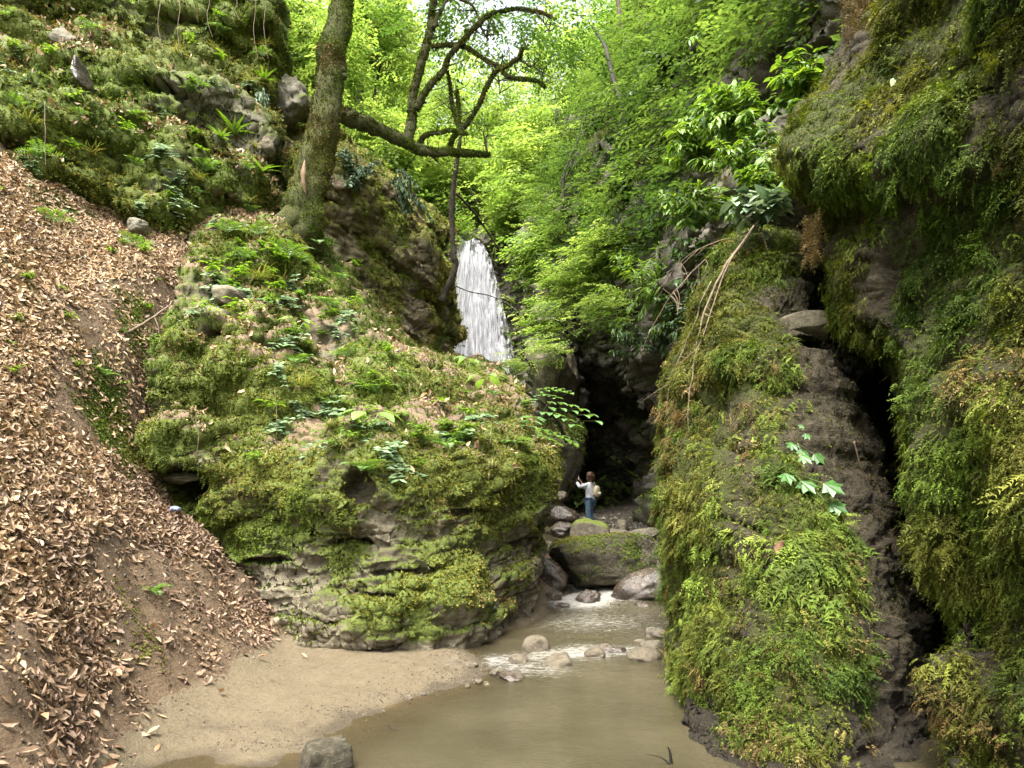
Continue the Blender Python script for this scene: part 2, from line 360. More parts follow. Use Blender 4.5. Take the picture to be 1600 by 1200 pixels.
def far_h(x, y):
    ax = np.abs(x-(.6+.03*y)); left = x < .6+.03*y
    wall = np.where(left, sstep(1.5, 9, ax)*9.5+np.clip(ax-9, 0, 200)*.55, sstep(1.5, 7, ax)*9+np.clip(ax-6, 0, 200)*.75)
    z = wall*sstep(8, 14, y)*.9+np.where(y < 10, np.where(left, np.clip(ax-3.2, 0, 60)*.8, np.clip(ax-3, 0, 60)*1.0), 0)*(1-sstep(8, 14, y))
    z = z+sstep(30.5, 35.5, y)*11.5+np.clip(y-36, 0, 200)*.42
    return z-.7+.5*fbm(np.stack([x, y, z*0], -1), .25, 4, 60.)
xf_, yf_ = np.meshgrid(np.arange(-90, 91, .9), np.arange(-30, 150, .9))
zf = far_h(xf_, yf_)
inn = (xf_ > -10) & (xf_ < 5) & (yf_ > .8) & (yf_ < 14)
zin = hgt(np.clip(xf_, -9.4, 4.5), np.clip(yf_, 1.3, 13))
zf = np.where(inn, np.minimum(zf, zin)-1.0, zf)
far = Surf(np.stack([xf_, yf_, zf], -1)); far.moss = np.clip(.5+.5*fbm(far.G, .3, 3, 2.), 0, 1)
hill = far.build('hillside', M_far); tag(hill, 'green wooded sides of the ravine rising behind the waterfall', 'hillside', kind='structure')

# ---------------------------------------------------------------- gorge floor and stream
def bed_h(y): return np.interp(y, [9, 11.2, 12.6, 16, 20, 22, 30, 34], [-.3, -.15, .12, .2, .32, .42, .9, 1.2])
bx, by = np.meshgrid(np.arange(-3.5, 7, .06), np.arange(10.2, 34, .06))
bp_ = np.stack([bx, by, bx*0], -1)
cx = np.interp(by, [10, 12, 16, 20, 34], [.8, .75, .9, 1.3, 1.5])
bz = bed_h(by)+.1*np.clip(np.abs(bx-cx)-.5, 0, 3)**1.3+.07*fbm(bp_, 1.5, 4, 3.)+.03*fbm(bp_, 6, 3, 5.)
bed = Surf(np.stack([bx, by, bz], -1))
if bed.N[..., 2].mean() < 0: bed.N = -bed.N
o = bed.build('stream_bed', rock_mat('gravel_bed', [(.03, .025, .02), (.09, .075, .055), (.2, .17, .13)], MOSS, scale=4, bump=.8)); tag(o, 'stony bed of the stream climbing into the ravine', 'stream bed', kind='structure')

def water_h(y): return np.interp(y, [0, 11.3, 11.9, 12.7, 13.4, 17, 21, 26], [0, .0, .08, .22, .3, .36, .44, .5])
wx, wy = np.meshgrid(np.arange(-2.4, 4.2, .03), np.concatenate([np.arange(1.0, 13.6, .03), np.arange(13.6, 26, .08)]))
wp = np.stack([wx*1.0, wy*1.3, wx*0], -1)
amp = np.interp(wy, [3, 5.5, 6.3, 7.2, 9, 11, 12.5, 14], [.003, .004, .008, .012, .012, .03, .055, .025])
wz = water_h(wy)+amp*fbm(wp, 3.2, 4, 11.)
wat = Surf(np.stack([wx, wy, wz], -1))
if wat.N[..., 2].mean() < 0: wat.N = -wat.N
gz = np.where(wy < 11, hgt(np.clip(wx, -9.4, 4.5), np.clip(wy, 1.3, 13)), bed_h(wy)-.15)
depth = np.clip(wz-gz, 0, 1)
rap = sum(np.exp(-(((wx-a)/c)**2+((wy-b)/d)**2)) for a, b, c, d in [(1.0, 11.2, .9, .75), (.62, 12.2, .22, .7), (1.75, 11.0, .7, .5), (.95, 10.2, .5, .5)])
rif = sum(.5*np.exp(-(((wx-a)/c)**2+((wy-b)/d)**2)) for a, b, c, d in [(.35, 7.1, .35, .3), (.75, 7.25, .3, .4), (1.2, 7.3, .3, .3), (-.15, 6.9, .25, .3), (1.0, 8.8, 1.0, .9), (.2, 6.5, .5, .35)])
wat.moss = np.clip(rap+rif, 0, 1); wat.mk = np.clip(depth/.5, 0, 1)
m, nt, N, L = nmat('murky_stream_water')
g = N('ShaderNodeNewGeometry'); at = N('ShaderNodeAttribute', _attribute_name='Col'); sep = N('ShaderNodeSeparateColor'); L(at.outputs['Color'], sep.inputs[0])
mp = N('ShaderNodeMapping'); mp.inputs['Scale'].default_value = (4.5, 13, 3); mp.inputs['Rotation'].default_value = (0, 0, .22); L(g.outputs['Position'], mp.inputs[0])
n1 = noise_node(N, L, mp.outputs[0], 2.6, 8, .72); n1.inputs['Distortion'].default_value = .8
n0 = noise_node(N, L, g.outputs['Position'], .9, 4, .55)
murk = ramp(N, L, n0.outputs[0], [(.35, (.036, .031, .0165)), (.65, (.056, .048, .028))])
fo = N('ShaderNodeMath', _operation='MULTIPLY_ADD'); L(sep.outputs[0], fo.inputs[0]); fo.inputs[1].default_value = .42; L(n1.outputs[0], fo.inputs[2])
fm = ramp(N, L, fo.outputs[0], [(.66, 0.), (.98, .8)])
b = N('ShaderNodeBsdfPrincipled', Roughness=.05); b.inputs['IOR'].default_value = 1.33; L(murk.outputs[0], b.inputs['Base Color'])
nw = noise_node(N, L, mp.outputs[0], 5, 4, .55); bw = N('ShaderNodeBump', Strength=.4, Distance=.02); L(nw.outputs[0], bw.inputs['Height']); L(bw.outputs[0], b.inputs['Normal'])
fb = N('ShaderNodeBsdfPrincipled', Roughness=.55); fb.inputs['Base Color'].default_value = (.40, .385, .35, 1)
tr = N('ShaderNodeBsdfTransparent'); tr.inputs[0].default_value = (.93, .88, .76, 1)
x1 = N('ShaderNodeMixShader'); L(ramp(N, L, sep.outputs[1], [(.0, .12), (.07, .45), (.2, .85), (.42, 1.)]).outputs[0], x1.inputs[0]); L(tr.outputs[0], x1.inputs[1]); L(b.outputs[0], x1.inputs[2])
x2 = N('ShaderNodeMixShader'); L(fm.outputs[0], x2.inputs[0]); L(x1.outputs[0], x2.inputs[1]); L(fb.outputs[0], x2.inputs[2])
o = N('ShaderNodeOutputMaterial'); L(x2.outputs[0], o.inputs[0])
ow = wat.build('stream', m); tag(ow, 'murky olive brown stream pool with a white riffle upstream', 'stream', kind='structure')

# ---------------------------------------------------------------- moss, leaf litter
DOWN = np.array([0, 0, -1.])
G_FRESH = [(.035, .06, .008), (.088, .135, .016), (.155, .2, .03)]
G_OLIVE = [(.05, .06, .008), (.10, .11, .015), (.16, .155, .03)]
RUST = [(.09, .06, .02), (.17, .115, .04), (.25, .18, .08)]
def moss_col(pos, rust=0., seed=0., f1=1.3):
    n = len(pos); k = np.clip(.5+.45*fbm(pos, f1, 3, seed)+.22*R.randn(n), 0, 1)
    a = pal(n, G_FRESH, .15, k); b = pal(n, G_OLIVE, .15, k); c = pal(n, RUST, .15, k)
    t = sstep(-.25, .35, fbm(pos, .8, 3, seed+4))[:, None]; r = a*t+b*(1-t)
    if rust: q = sstep(.42-.5*rust, .62-.5*rust, .5*fbm(pos, 1.5, 3, seed+8)+.14*R.randn(n))[:, None]; r = r*(1-q)+c*q
    return r
T_TUFT = [t_tuft(7) for _ in range(5)]
T_FR = [t_frond(5, .36, random.uniform(.25, .6), .22) for _ in range(6)]
T_FRS = [t_frond(4, .4, random.uniform(.2, .5), .26) for _ in range(5)]
def tufts(s, n, w, size, seed, rust=0., lift=.0, up=.6):
    p, nn_, _ = s.sample(n, w); m = len(p)
    y = nn_+np.array([0, 0, up])+rnd(m, .3)
    return scatter(T_TUFT, p+nn_*lift, y, rnd(m), size*(.6+.8*R.rand(m)), moss_col(p, rust, seed))
def fronds(s, n, w, size, seed, rust=0., out=.75, down=.7, T=T_FR, f1=1.3, lift=.02):
    p, nn_, _ = s.sample(n, w); m = len(p)
    y = nn_*out+DOWN*down+rnd(m, .35); z = nn_+np.array([0, 0, 1.])+rnd(m, .35)
    # clumps: fronds gather in shingled tufts
    k = fbm(p, 7, 2, seed+1.); p = p+nn_*(lift+.05*np.clip(k, -.4, 1)[:, None])
    return scatter(T, p, y, z, size*(.65+.7*R.rand(m))*(1+.25*k), moss_col(p, rust, seed, f1))
def tufts_late(s): return tufts(s, 2600, np.clip(s.moss, 0, 1)**.5, .07, 5., .1)
# ---------------------------------------------------------------- rocks
def rock(name, label, cat, c, r, mat, seed, amp=.18, squash=2.6, rotz=0., tilt=0., moss=0., group=None, n=56, cut=0.):
    """a closed stone: superellipsoid with noise and a few flattened faces, centre c, half sizes r"""
    th, ph = np.meshgrid(np.linspace(0, 2*math.pi, n, endpoint=False), np.linspace(.001, math.pi-.001, n//2+6))
    d = np.stack([np.cos(th)*np.sin(ph), np.sin(th)*np.sin(ph), -np.cos(ph)], -1)
    k = (np.abs(d)**squash).sum(-1)**(-1/squash); q = d*k[..., None]
    rs = np.random.RandomState(seed)
    for _ in range(int(3+cut*8)):
        a = nrm(rs.randn(3)*np.array([1, 1, .7])); lim = .72+.2*rs.rand()-.12*cut; t = (q*a).sum(-1)
        q = q-np.clip(t-lim, 0, None)[..., None]*a*.92
    q = q*(1+amp*fbm(d, 1.1, 4, seed*3.7)+amp*.25*fbm(d, 5, 3, seed*1.3))[..., None]
    q = q*np.asarray(r, float); ct, st = math.cos(tilt), math.sin(tilt)
    q = np.stack([q[..., 0]*ct-q[..., 2]*st, q[..., 1], q[..., 0]*st+q[..., 2]*ct], -1)
    cz, sz = math.cos(rotz), math.sin(rotz); q = np.stack([q[..., 0]*cz-q[..., 1]*sz, q[..., 0]*sz+q[..., 1]*cz, q[..., 2]], -1)
    s = Surf(q+np.asarray(c, float), True)
    if (s.N*(s.G-np.asarray(c))).sum() < 0: s.N = -s.N
    s.moss = np.clip(moss*(.25+.75*s.N[..., 2])+.35*fbm(s.G, 3, 3, seed), 0, 1)*(moss > 0)
    o = s.build(name, mat, origin=np.asarray(c)-np.array([0, 0, r[2]]))
    if s.N[n//4, 0].dot(s.G[n//4, 0]-np.asarray(c)) < 0: pass
    tag(o, label, cat, group); return o, s
def prock(name, label, cat, u, v, Y, wpx, hpx, dep, mat, seed, **kw):
    """stone whose middle sits at pixel (u, v) at distance Y, wpx by hpx across"""
    return rock(name, label, cat, P(u, v, Y), (wpx/2*Y/F, dep, hpx/2*Y/F), mat, seed, **kw)
B = 'boulder'; S = 'rock'
O_big, rbig = prock(B, 'long olive brown boulder lying across the stream above the riffle', 'boulder', 955, 878, 11.6, 184, 82, .6, M_olive, 12, squash=3.2, amp=.16, moss=.6, n=120, cut=.3)
tag(scat_obj('moss', tufts(rbig, 3000, np.clip(rbig.moss-.1, 0, 1), .03, 6., .5), L_moss, O_big, O_big.location), None, None, kind='stuff')
_, rb = prock(B, 'rounded boulder half green with moss, in front of the person', 'boulder', 921, 842, 13.6, 66, 66, .38, M_boulder, 5, amp=.08, moss=.75)
prock(B, 'dark wet boulder under the corner of the mossy outcrop', 'boulder', 850, 860, 13.5, 40, 34, .3, M_wet, 21)
prock(B, 'sloping dark wet rock with water running over it beside the riffle', 'rock', 846, 902, 11.4, 76, 56, .45, M_wet, 33, cut=.7, tilt=-.35, n=70)
prock(S, 'pointed dark wet rock standing in the white riffle', 'rock', 919, 938, 10.35, 50, 38, .22, M_wet, 41, cut=.8, amp=.28, squash=1.6)
prock(S, 'small low reddish rock left of the pointed wet rock', 'rock', 864, 933, 10.5, 32, 22, .14, M_wet, 43, cut=.4)
prock(B, 'broad wet reddish boulder at the foot of the mossy column', 'boulder', 1012, 922, 10.7, 110, 62, .42, M_wet, 47, cut=.5, tilt=.3)
prock(S, 'small black rock at the riffle edge by the broad reddish boulder', 'rock', 1006, 950, 9.9, 28, 17, .12, M_wet, 48)
prock(S, 'low flat wet rock just upstream of the small flat stones', 'rock', 878, 947, 9.9, 24, 10, .1, M_wet, 50)
prock(S, 'tan egg shaped stone standing highest in the row across the pool', 'stone', 837, 1013, 7.35, 46, 40, .15, M_pebble, 52, amp=.07, squash=2.2)
prock(S, 'grey domed stone at the left end of the row across the pool', 'stone', 807, 1035, 6.85, 36, 24, .12, M_pebble, 54, amp=.1)
prock(S, 'wide wet topped stone in the middle of the row across the pool', 'stone', 871, 1040, 6.8, 50, 34, .16, M_pebble, 56, amp=.1, tilt=.15)
prock(S, 'small tan stone by the ripples between the bigger stones', 'stone', 929, 1026, 7.05, 34, 26, .1, M_pebble, 58)
prock(S, 'brown humped stone at the right end of the row across the pool', 'stone', 1006, 1028, 7.0, 52, 32, .18, M_pebble, 60, amp=.1)
prock(S, 'grey stone partly hidden behind the brown humped stone', 'stone', 1024, 1014, 7.5, 44, 26, .14, M_boulder, 61)
prock(S, 'flat slanting stone beside the mossy column above the row of stones', 'stone', 1030, 993, 8.0, 44, 20, .16, M_boulder, 62, tilt=-.2)
prock(S, 'low ragged dark rock with water breaking round it behind the small tan stone', 'rock', 957, 1017, 7.3, 46, 18, .12, M_wet, 63, amp=.3)
prock(S, 'barely awash dark stone in the ripples', 'stone', 962, 1043, 6.75, 30, 9, .1, M_wet, 64)
prock(S, 'flat pale stone half sunk in the sand at the water edge', 'stone', 700, 1040, 6.6, 40, 16, .11, M_pebble, 65)
prock(S, 'small round pale stone beside the flat pale stone on the gravel', 'stone', 737, 1040, 6.6, 20, 13, .07, M_pebble, 66)
prock(S, 'angular grey stone tipped on edge at the water line', 'stone', 773, 1055, 6.35, 20, 15, .06, M_boulder, 67, tilt=.6, cut=.6)
prock(S, 'flat tan stone in the shallows below the tipped grey stone', 'stone', 763, 1070, 6.1, 20, 8, .07, M_pebble, 68)
prock(S, 'dark submerged stone just under the surface of the pool', 'stone', 798, 1057, 6.25, 40, 10, .12, M_wet, 69)
prock(S, 'broken grey rock wedged under the foot of the mossy column', 'rock', 1056, 1055, 6.5, 36, 26, .12, M_boulder, 70, cut=.6)
prock(S, 'small pale pebble lying on the sand near the water', 'stone', 661, 1085, 5.75, 12, 7, .035, M_pebble, 71)
prock(S, 'leaning grey stone against the dark mossy block behind the outcrop', 'rock', 876, 776, 20, 20, 20, .2, M_boulder, 72, tilt=.5, cut=.5)
prock(B, 'long brown boulder beside the upper stream behind the outcrop', 'boulder', 872, 808, 18.5, 60, 34, .5, M_wet, 73, tilt=-.25, n=60)
prock(B, 'rounded brown boulder with white water under it in the upper stream', 'boulder', 880, 828, 16.5, 46, 24, .4, M_wet, 74)
prock(S, 'grey rock on the gravel right of the rounded mossy boulder', 'rock', 970, 826, 16, 22, 26, .2, M_boulder, 75)
prock(S, 'pale flat rock between the two big boulders and the dark wall', 'rock', 962, 838, 14.5, 50, 22, .3, M_boulder, 76)
prock(S, 'low pale rock next to the dark wall above the long boulder', 'rock', 1005, 838, 14, 50, 24, .3, M_boulder, 77, tilt=.15)
for k, (u, v, Y, w_, h_) in enumerate([(720, 1052, 6.4, 13, 8), (748, 1064, 6.15, 12, 7), (690, 1062, 6.2, 14, 8), (730, 1072, 6.05, 10, 6), (712, 1030, 6.8, 16, 9), (640, 1092, 5.65, 9, 6), (985, 1044, 6.7, 18, 9), (945, 1010, 7.5, 16, 8), (1000, 1004, 7.7, 20, 10), (898, 1052, 6.55, 16, 8), (780, 1048, 6.55, 14, 8), (850, 950, 9.8, 16, 8), (960, 945, 10, 18, 9)]):
    prock('pebble', 'small wet stone in the gravel at the edge of the pool' if u < 800 else 'small wet stone between the bigger stones of the stream', 'stone', u, v, Y, w_, h_, .035+.003*w_/2, M_pebble, 120+k, n=28, group='small stones by the sand' if u < 800 else 'small stones in the stream')
# squared stone block in the shallows
def brick():
    c = P(512, 1180, 4.3); n = 20
    lin = np.linspace(-1, 1, n); mb = MB(); V = []; Fs = []
    for ax in range(3):
        for sg in (-1, 1):
            a, b2 = np.meshgrid(lin, lin); q = np.zeros((n, n, 3)); q[..., ax] = sg; q[..., (ax+1) % 3] = a; q[..., (ax+2) % 3] = b2
            e = 1-.05*(np.sort(np.abs(q), -1)[..., 1:2]**14); q = q*e
            q = q*np.array([.142, .12, .075])*(1-.10*q[..., 2:]); q[..., 0] += .02*q[..., 1]/.1
            w = q+c; q = q+.013*np.stack([fbm(w, 5, 3, 11), fbm(w, 5, 3, 12), fbm(w, 5, 3, 13)], -1)+.006*np.stack([fbm(w, 14, 3, 1), fbm(w, 14, 3, 2), fbm(w, 14, 3, 3)], -1)
            r = .62; q = np.stack([q[..., 0]*math.cos(r)-q[..., 1]*math.sin(r), q[..., 0]*math.sin(r)+q[..., 1]*math.cos(r), q[..., 2]+.12*q[..., 0]*0], -1)
            Fq = [(i*n+j, i*n+j+1, i*n+n+j+1, i*n+n+j) for i in range(n-1) for j in range(n-1)]
            if sg < 0: Fq = [f[::-1] for f in Fq]
            mb.add((q+c).reshape(-1, 3), Fq, (.1, 0, 0))
    o = mb.build('stone_block', M_olive, origin=c-np.array([0, 0, .085])); tag(o, 'squared brown stone block lying in the shallows at the edge of the sand', 'stone')
brick()

# ---------------------------------------------------------------- the cliffs
def lumps(s, big, mid, fine, seed, fb=.9, fm=2.6, ff=9.):
    s.push(big*fbm(s.G, fb, 3, seed)); s.renorm()
    s.push(mid*.7*fbm(s.G, fm, 4, seed+5)+fine*.7*fbm(s.G, ff, 4, seed+9)); s.renorm()
def bedding(s, th, amp, dip=(0, 0), seed=0., block=.6, joint=.5, warp=.5):
    """flat beds of uneven thickness, broken into blocks, with dark joints between them"""
    p = s.G; b = p[..., 2]+dip[0]*p[..., 0]+dip[1]*p[..., 1]+warp*th*fbm(p, .5, 2, seed)
    z1 = np.stack([b*0, b*0, b/th*.55], -1); t = b/th+.75*vnoise(z1+seed); k = np.floor(t); f = t-k; ki = k.astype(np.int64)+200
    lat = (p[..., 0]*.85+p[..., 1]*.55)/block+2.3*_h(ki, ki*0+7, ki*0+int(seed)+1)+.35*fbm(p, 1.2/block, 2, seed+2)
    q = np.floor(lat); g = lat-q; o1 = _h(ki, ki*0+3, ki*0+int(seed)); o2 = _h(ki, q.astype(np.int64)+300, ki*0+int(seed))
    e = .07; edge = sstep(0, e, g)*sstep(1, 1-e, g); seam = sstep(0, .13, f)*sstep(1, .93, f)
    return amp*((.55*o1+.45*o2*edge+.25*fbm(p*np.array([1, 1, 3.]), 2., 3, seed+4))*seam-joint*(1-seam)-.35*joint*(1-edge)+.25*(f-.5)*seam)
def cushions(s, m, a, f, seed):
    s.push(m*(a*.6+a*(1-2*np.abs(fbm(s.G, f, 2, seed)))+.4*a*fbm(s.G, f*3, 2, seed))); s.renorm()
def build_cliff(s, name, label, mat, cat='cliff'):
    o = s.build(name, mat, origin=s.G[0, s.G.shape[1]//2]); tag(o, label, cat); return o

# mossy outcrop in the middle
oc = patch([
 [(300, 1010, 7.7), (430, 1040, 7.35), (500, 1045, 7.15), (620, 1045, 7.0), (720, 1035, 7.3), (800, 995, 8.3), (833, 975, 9.0), (846, 960, 10.6)],
 [(290, 930, 7.9), (420, 945, 7.4), (500, 955, 7.15), (620, 955, 7.05), (720, 940, 7.4), (800, 915, 8.3), (830, 900, 9.0), (836, 890, 11)],
 [(265, 850, 7.9), (390, 860, 7.5), (500, 865, 7.4), (620, 855, 7.3), (720, 850, 7.6), (790, 840, 8.4), (830, 840, 9.2), (838, 840, 11.2)],
 [(240, 775, 7.7), (375, 775, 7.35), (480, 775, 7.2), (600, 765, 7.3), (720, 760, 7.7), (815, 760, 8.6), (858, 770, 9.4), (850, 775, 11.6)],
 [(226, 690, 7.6), (340, 690, 7.45), (460, 680, 7.6), (600, 670, 8.0), (720, 680, 8.4), (795, 680, 9.1), (843, 690, 9.9), (838, 700, 12)],
 [(226, 620, 7.7), (320, 600, 7.9), (450, 590, 8.5), (590, 592, 9.3), (700, 602, 9.9), (775, 612, 10.4), (815, 625, 11), (810, 640, 13)],
 [(262, 500, 8.5), (340, 490, 8.8), (440, 490, 9.6), (560, 520, 10.7), (660, 565, 11.7), (740, 577, 12.3), (785, 595, 12.7), (778, 612, 14)],
 [(290, 405, 9.7), (380, 400, 10.1), (450, 400, 10.7), (540, 440, 11.9), (655, 556, 13.6), (738, 570, 14), (780, 590, 14.2), (775, 612, 15)],
 [(300, 372, 10.5), (380, 362, 11.0), (460, 357, 11.5), (530, 400, 12.7), (650, 552, 15), (735, 570, 15), (780, 600, 15.2), (775, 620, 16)]], 380, 400)
lk = .35+.65*sstep(1.4, 2.4, oc.G[..., 2])*sstep(9.6, 8.6, oc.G[..., 1]+.6*oc.G[..., 0]); lumps(oc, lk*.24, (.4+.6*lk)*.15, .04, 3.)
lower = 1-sstep(1.2, 2.4, oc.G[..., 2]); oc.push((bedding(oc, .34, .11, (-.10, 0), 2., .9)+bedding(oc, .09, .03, (-.12, 0), 5., .5))*(.7+.3*lower)); oc.renorm()
holes = []
for d_ in [(280, 765, 7.5, .30, .26, 1.1), (312, 712, 7.4, .17, .05, .3), (565, 765, 7.3, .2, .22, .4), (545, 850, 7.4, .25, .05, .2), (420, 880, 7.4, .3, .05, .22), (815, 850, 8.9, .22, .06, .3),
           (255, 470, 8.6, .12, .08, .4), (365, 535, 8.7, .13, .05, .3), (640, 895, 7.3, .45, .035, .15), (730, 800, 7.9, .25, .05, .2), (380, 815, 7.35, .35, .035, .18), (600, 930, 7.1, .5, .03, .12)]:
    dmask = dent(oc, *d_) ; holes.append(dmask)
oc.renorm()
hz = oc.G[..., 2]; nn = fbm(oc.G, 1.3, 4, 12.)
oc.moss = np.clip(.36+.24*sstep(.25, 1.3, hz)+.3*oc.N[..., 2]+.42*nn, 0, 1)*sstep(.02, .2, hz)*(1-np.max(holes, 0))
oc.mk = np.clip((oc.N[..., 2]-.45)*1.6+.5*fbm(oc.G, 1.5, 3, 40.)*sstep(1.8, 2.5, hz), 0, .9)*sstep(1.5, 2.2, hz)
cushions(oc, oc.moss*sstep(.3, .6, oc.moss), .075, 2.7, 3.); O_out = build_cliff(oc, 'rock_outcrop', 'mossy bedded rock outcrop rising from the sand in the middle, with a small cave', M_outcrop, 'rock outcrop')

# upper left bluffs
bl = patch([
 [(-340, 345, 8), (0, 275, 8.9), (110, 325, 9.5), (190, 400, 10), (280, 395, 10.5), (400, 350, 11.6), (455, 345, 12.6), (500, 345, 14.5)],
 [(-340, 210, 8.6), (0, 190, 9), (100, 230, 9.3), (190, 300, 9.7), (290, 305, 10.3), (380, 270, 11.2), (437, 250, 12.2), (450, 250, 14.5)],
 [(-340, 100, 9.6), (0, 110, 10), (100, 130, 10.4), (200, 165, 10.8), (300, 190, 11.2), (370, 180, 11.8), (430, 170, 12.6), (440, 170, 15)],
 [(-340, 0, 10.6), (0, 40, 10.9), (100, 40, 11.5), (200, 60, 12), (300, 80, 12.3), (370, 80, 12.6), (425, 90, 13), (420, 90, 16)],
 [(-340, -100, 11.3), (0, -40, 11.8), (100, -40, 12.1), (200, -20, 12.5), (300, 0, 12.7), (360, 0, 12.9), (415, 0, 13.3), (405, 0, 16)],
 [(-340, -300, 13), (0, -220, 13), (100, -200, 13.3), (200, -200, 13.5), (300, -200, 13.6), (360, -200, 13.8), (400, -200, 14.2), (390, -200, 17)]], 330, 260)
lumps(bl, .28, .22, .05, 23., .6, 1.4, 6.)
bl.push(bedding(bl, .6, .22, (.25, 0), 7., .8)+bedding(bl, .17, .06, (.25, 0), 9., .5)); bl.renorm()
for d_ in [(30, 235, 9, .55, .16, .8), (150, 330, 9.6, .25, .3, .6), (205, 355, 10, .3, .12, .7), (255, 140, 11, .3, .12, .5), (120, 110, 10.6, .25, .15, .4), (340, 250, 11, .3, .12, .5), (400, 55, 13, .35, .35, .6), (60, 120, 10.2, .3, .1, .4), (365, 330, 11, .25, .15, .6)]:
    dent(bl, *d_)
bl.renorm()
bl.moss = np.clip(.74+.3*bl.N[..., 2]+.5*fbm(bl.G, .9, 4, 15.), 0, 1)
bl.mk = np.clip((bl.N[..., 2]-.4)*1.5+.5*fbm(bl.G, .8, 3, 45.), 0, .9)*(1-.6*bl.moss)
cushions(bl, bl.moss*sstep(.3, .6, bl.moss), .09, 1.9, 3.); O_bluff = build_cliff(bl, 'cliff', 'broken mossy bluff at upper left above the leaf covered slope', M_bluff)

# bedded cliff behind the leaning tree
mc = patch([
 [(440, 480, 13), (540, 520, 13.5), (610, 565, 14), (660, 590, 15), (686, 600, 17), (696, 600, 20)],
 [(440, 380, 12.7), (530, 430, 13.2), (600, 470, 14), (660, 500, 15), (686, 520, 17), (695, 520, 21)],
 [(440, 320, 12.6), (520, 340, 13), (600, 390, 14), (660, 420, 15), (683, 450, 17), (690, 450, 22)],
 [(440, 270, 12.6), (520, 270, 13), (590, 310, 14), (650, 350, 15.2), (676, 390, 17.5), (683, 390, 22)],
 [(440, 220, 13.5), (510, 225, 14), (575, 260, 15), (635, 310, 16.5), (685, 360, 19), (691, 360, 23)],
 [(440, 200, 16), (510, 210, 17), (570, 250, 18), (630, 300, 20), (680, 350, 22), (690, 360, 25)]], 260, 240)
lumps(mc, .22, .12, .05, 33., .6, 1.8, 6.)
mc.push(bedding(mc, .42, .26, (.62, 0), 8., 1.4)+bedding(mc, .13, .09, (.62, 0), 18., .9)); mc.renorm()
mc.moss = np.clip(.30+.3*sstep(4.5, 7, mc.G[..., 2])+.25*mc.N[..., 2]+.5*fbm(mc.G, .8, 4, 5.), 0, 1)
cushions(mc, mc.moss*sstep(.3, .6, mc.moss), .09, 1.7, 3.); O_mid = build_cliff(mc, 'cliff', 'dark cliff of tilted rock beds behind the leaning tree, beside the waterfall', M_midcliff)

# right wall of the ravine
rw = patch([
 [(815, 830, 33), (846, 830, 27), (885, 830, 25), (925, 825, 28.5), (980, 835, 27), (1040, 870, 18), (1120, 940, 12), (1200, 1000, 9.8), (1320, 1040, 10.0), (1560, 1040, 10.2)],
 [(815, 720, 33), (848, 720, 26), (885, 720, 24.5), (925, 720, 28), (985, 710, 27), (1040, 720, 19), (1120, 720, 12), (1200, 720, 9.8), (1320, 750, 10.0), (1560, 750, 10.2)],
 [(815, 650, 32), (848, 645, 25), (885, 640, 23), (925, 640, 27.5), (985, 630, 26), (1040, 640, 18), (1120, 640, 11.5), (1200, 640, 9.6), (1320, 640, 10.0), (1560, 640, 10.2)],
 [(815, 570, 32), (848, 570, 24), (885, 560, 24), (925, 575, 24.5), (985, 590, 22.5), (1040, 570, 15.5), (1120, 570, 11), (1200, 560, 9.4), (1320, 560, 10.0), (1560, 560, 10.2)],
 [(815, 480, 32), (845, 480, 25), (880, 480, 23.5), (930, 480, 23), (985, 500, 20), (1040, 480, 15), (1120, 480, 11.3), (1200, 480, 9.6), (1320, 480, 10.0), (1560, 480, 10.2)],
 [(800, 400, 33), (840, 400, 27), (885, 380, 23), (930, 370, 21), (985, 370, 18), (1040, 360, 15), (1120, 360, 12), (1200, 360, 10), (1320, 360, 10.0), (1560, 360, 10.2)],
 [(835, 310, 36), (870, 300, 29), (905, 270, 24.5), (940, 240, 22), (990, 230, 19), (1050, 220, 16), (1130, 220, 12.8), (1210, 220, 10.5), (1320, 220, 9), (1560, 220, 8)],
 [(865, 230, 38), (900, 210, 32), (930, 170, 27), (960, 130, 24), (1000, 100, 21), (1060, 90, 18), (1130, 80, 14), (1210, 80, 11), (1320, 80, 9), (1560, 80, 8.2)],
 [(900, 190, 42), (930, 150, 36), (960, 90, 30), (1000, 30, 27), (1040, 0, 24), (1090, -40, 21), (1150, -60, 16), (1220, -60, 12), (1320, -60, 9.5), (1560, -60, 8.5)],
 [(930, 140, 52), (970, 80, 45), (1020, 10, 38), (1070, -60, 34), (1120, -110, 29), (1170, -160, 25), (1220, -200, 19), (1270, -220, 14), (1340, -250, 11), (1560, -250, 9.5)]], 420, 330)
lumps(rw, .45, .28, .09, 43., .45, 1.1, 4.)
rw.push(bedding(rw, .7, .35, (-.2, 0), 6., 1.2)+bedding(rw, .22, .12, (-.2, 0), 16., .8)); rw.renorm()
rw.moss = np.clip(.05+.3*sstep(4, 7, rw.G[..., 2])+.3*rw.N[..., 2]+.45*fbm(rw.G, .6, 4, 5.), 0, 1)
O_right = build_cliff(rw, 'cliff', 'dark damp right wall of the ravine behind the person, overhung with shrubs', M_dark)

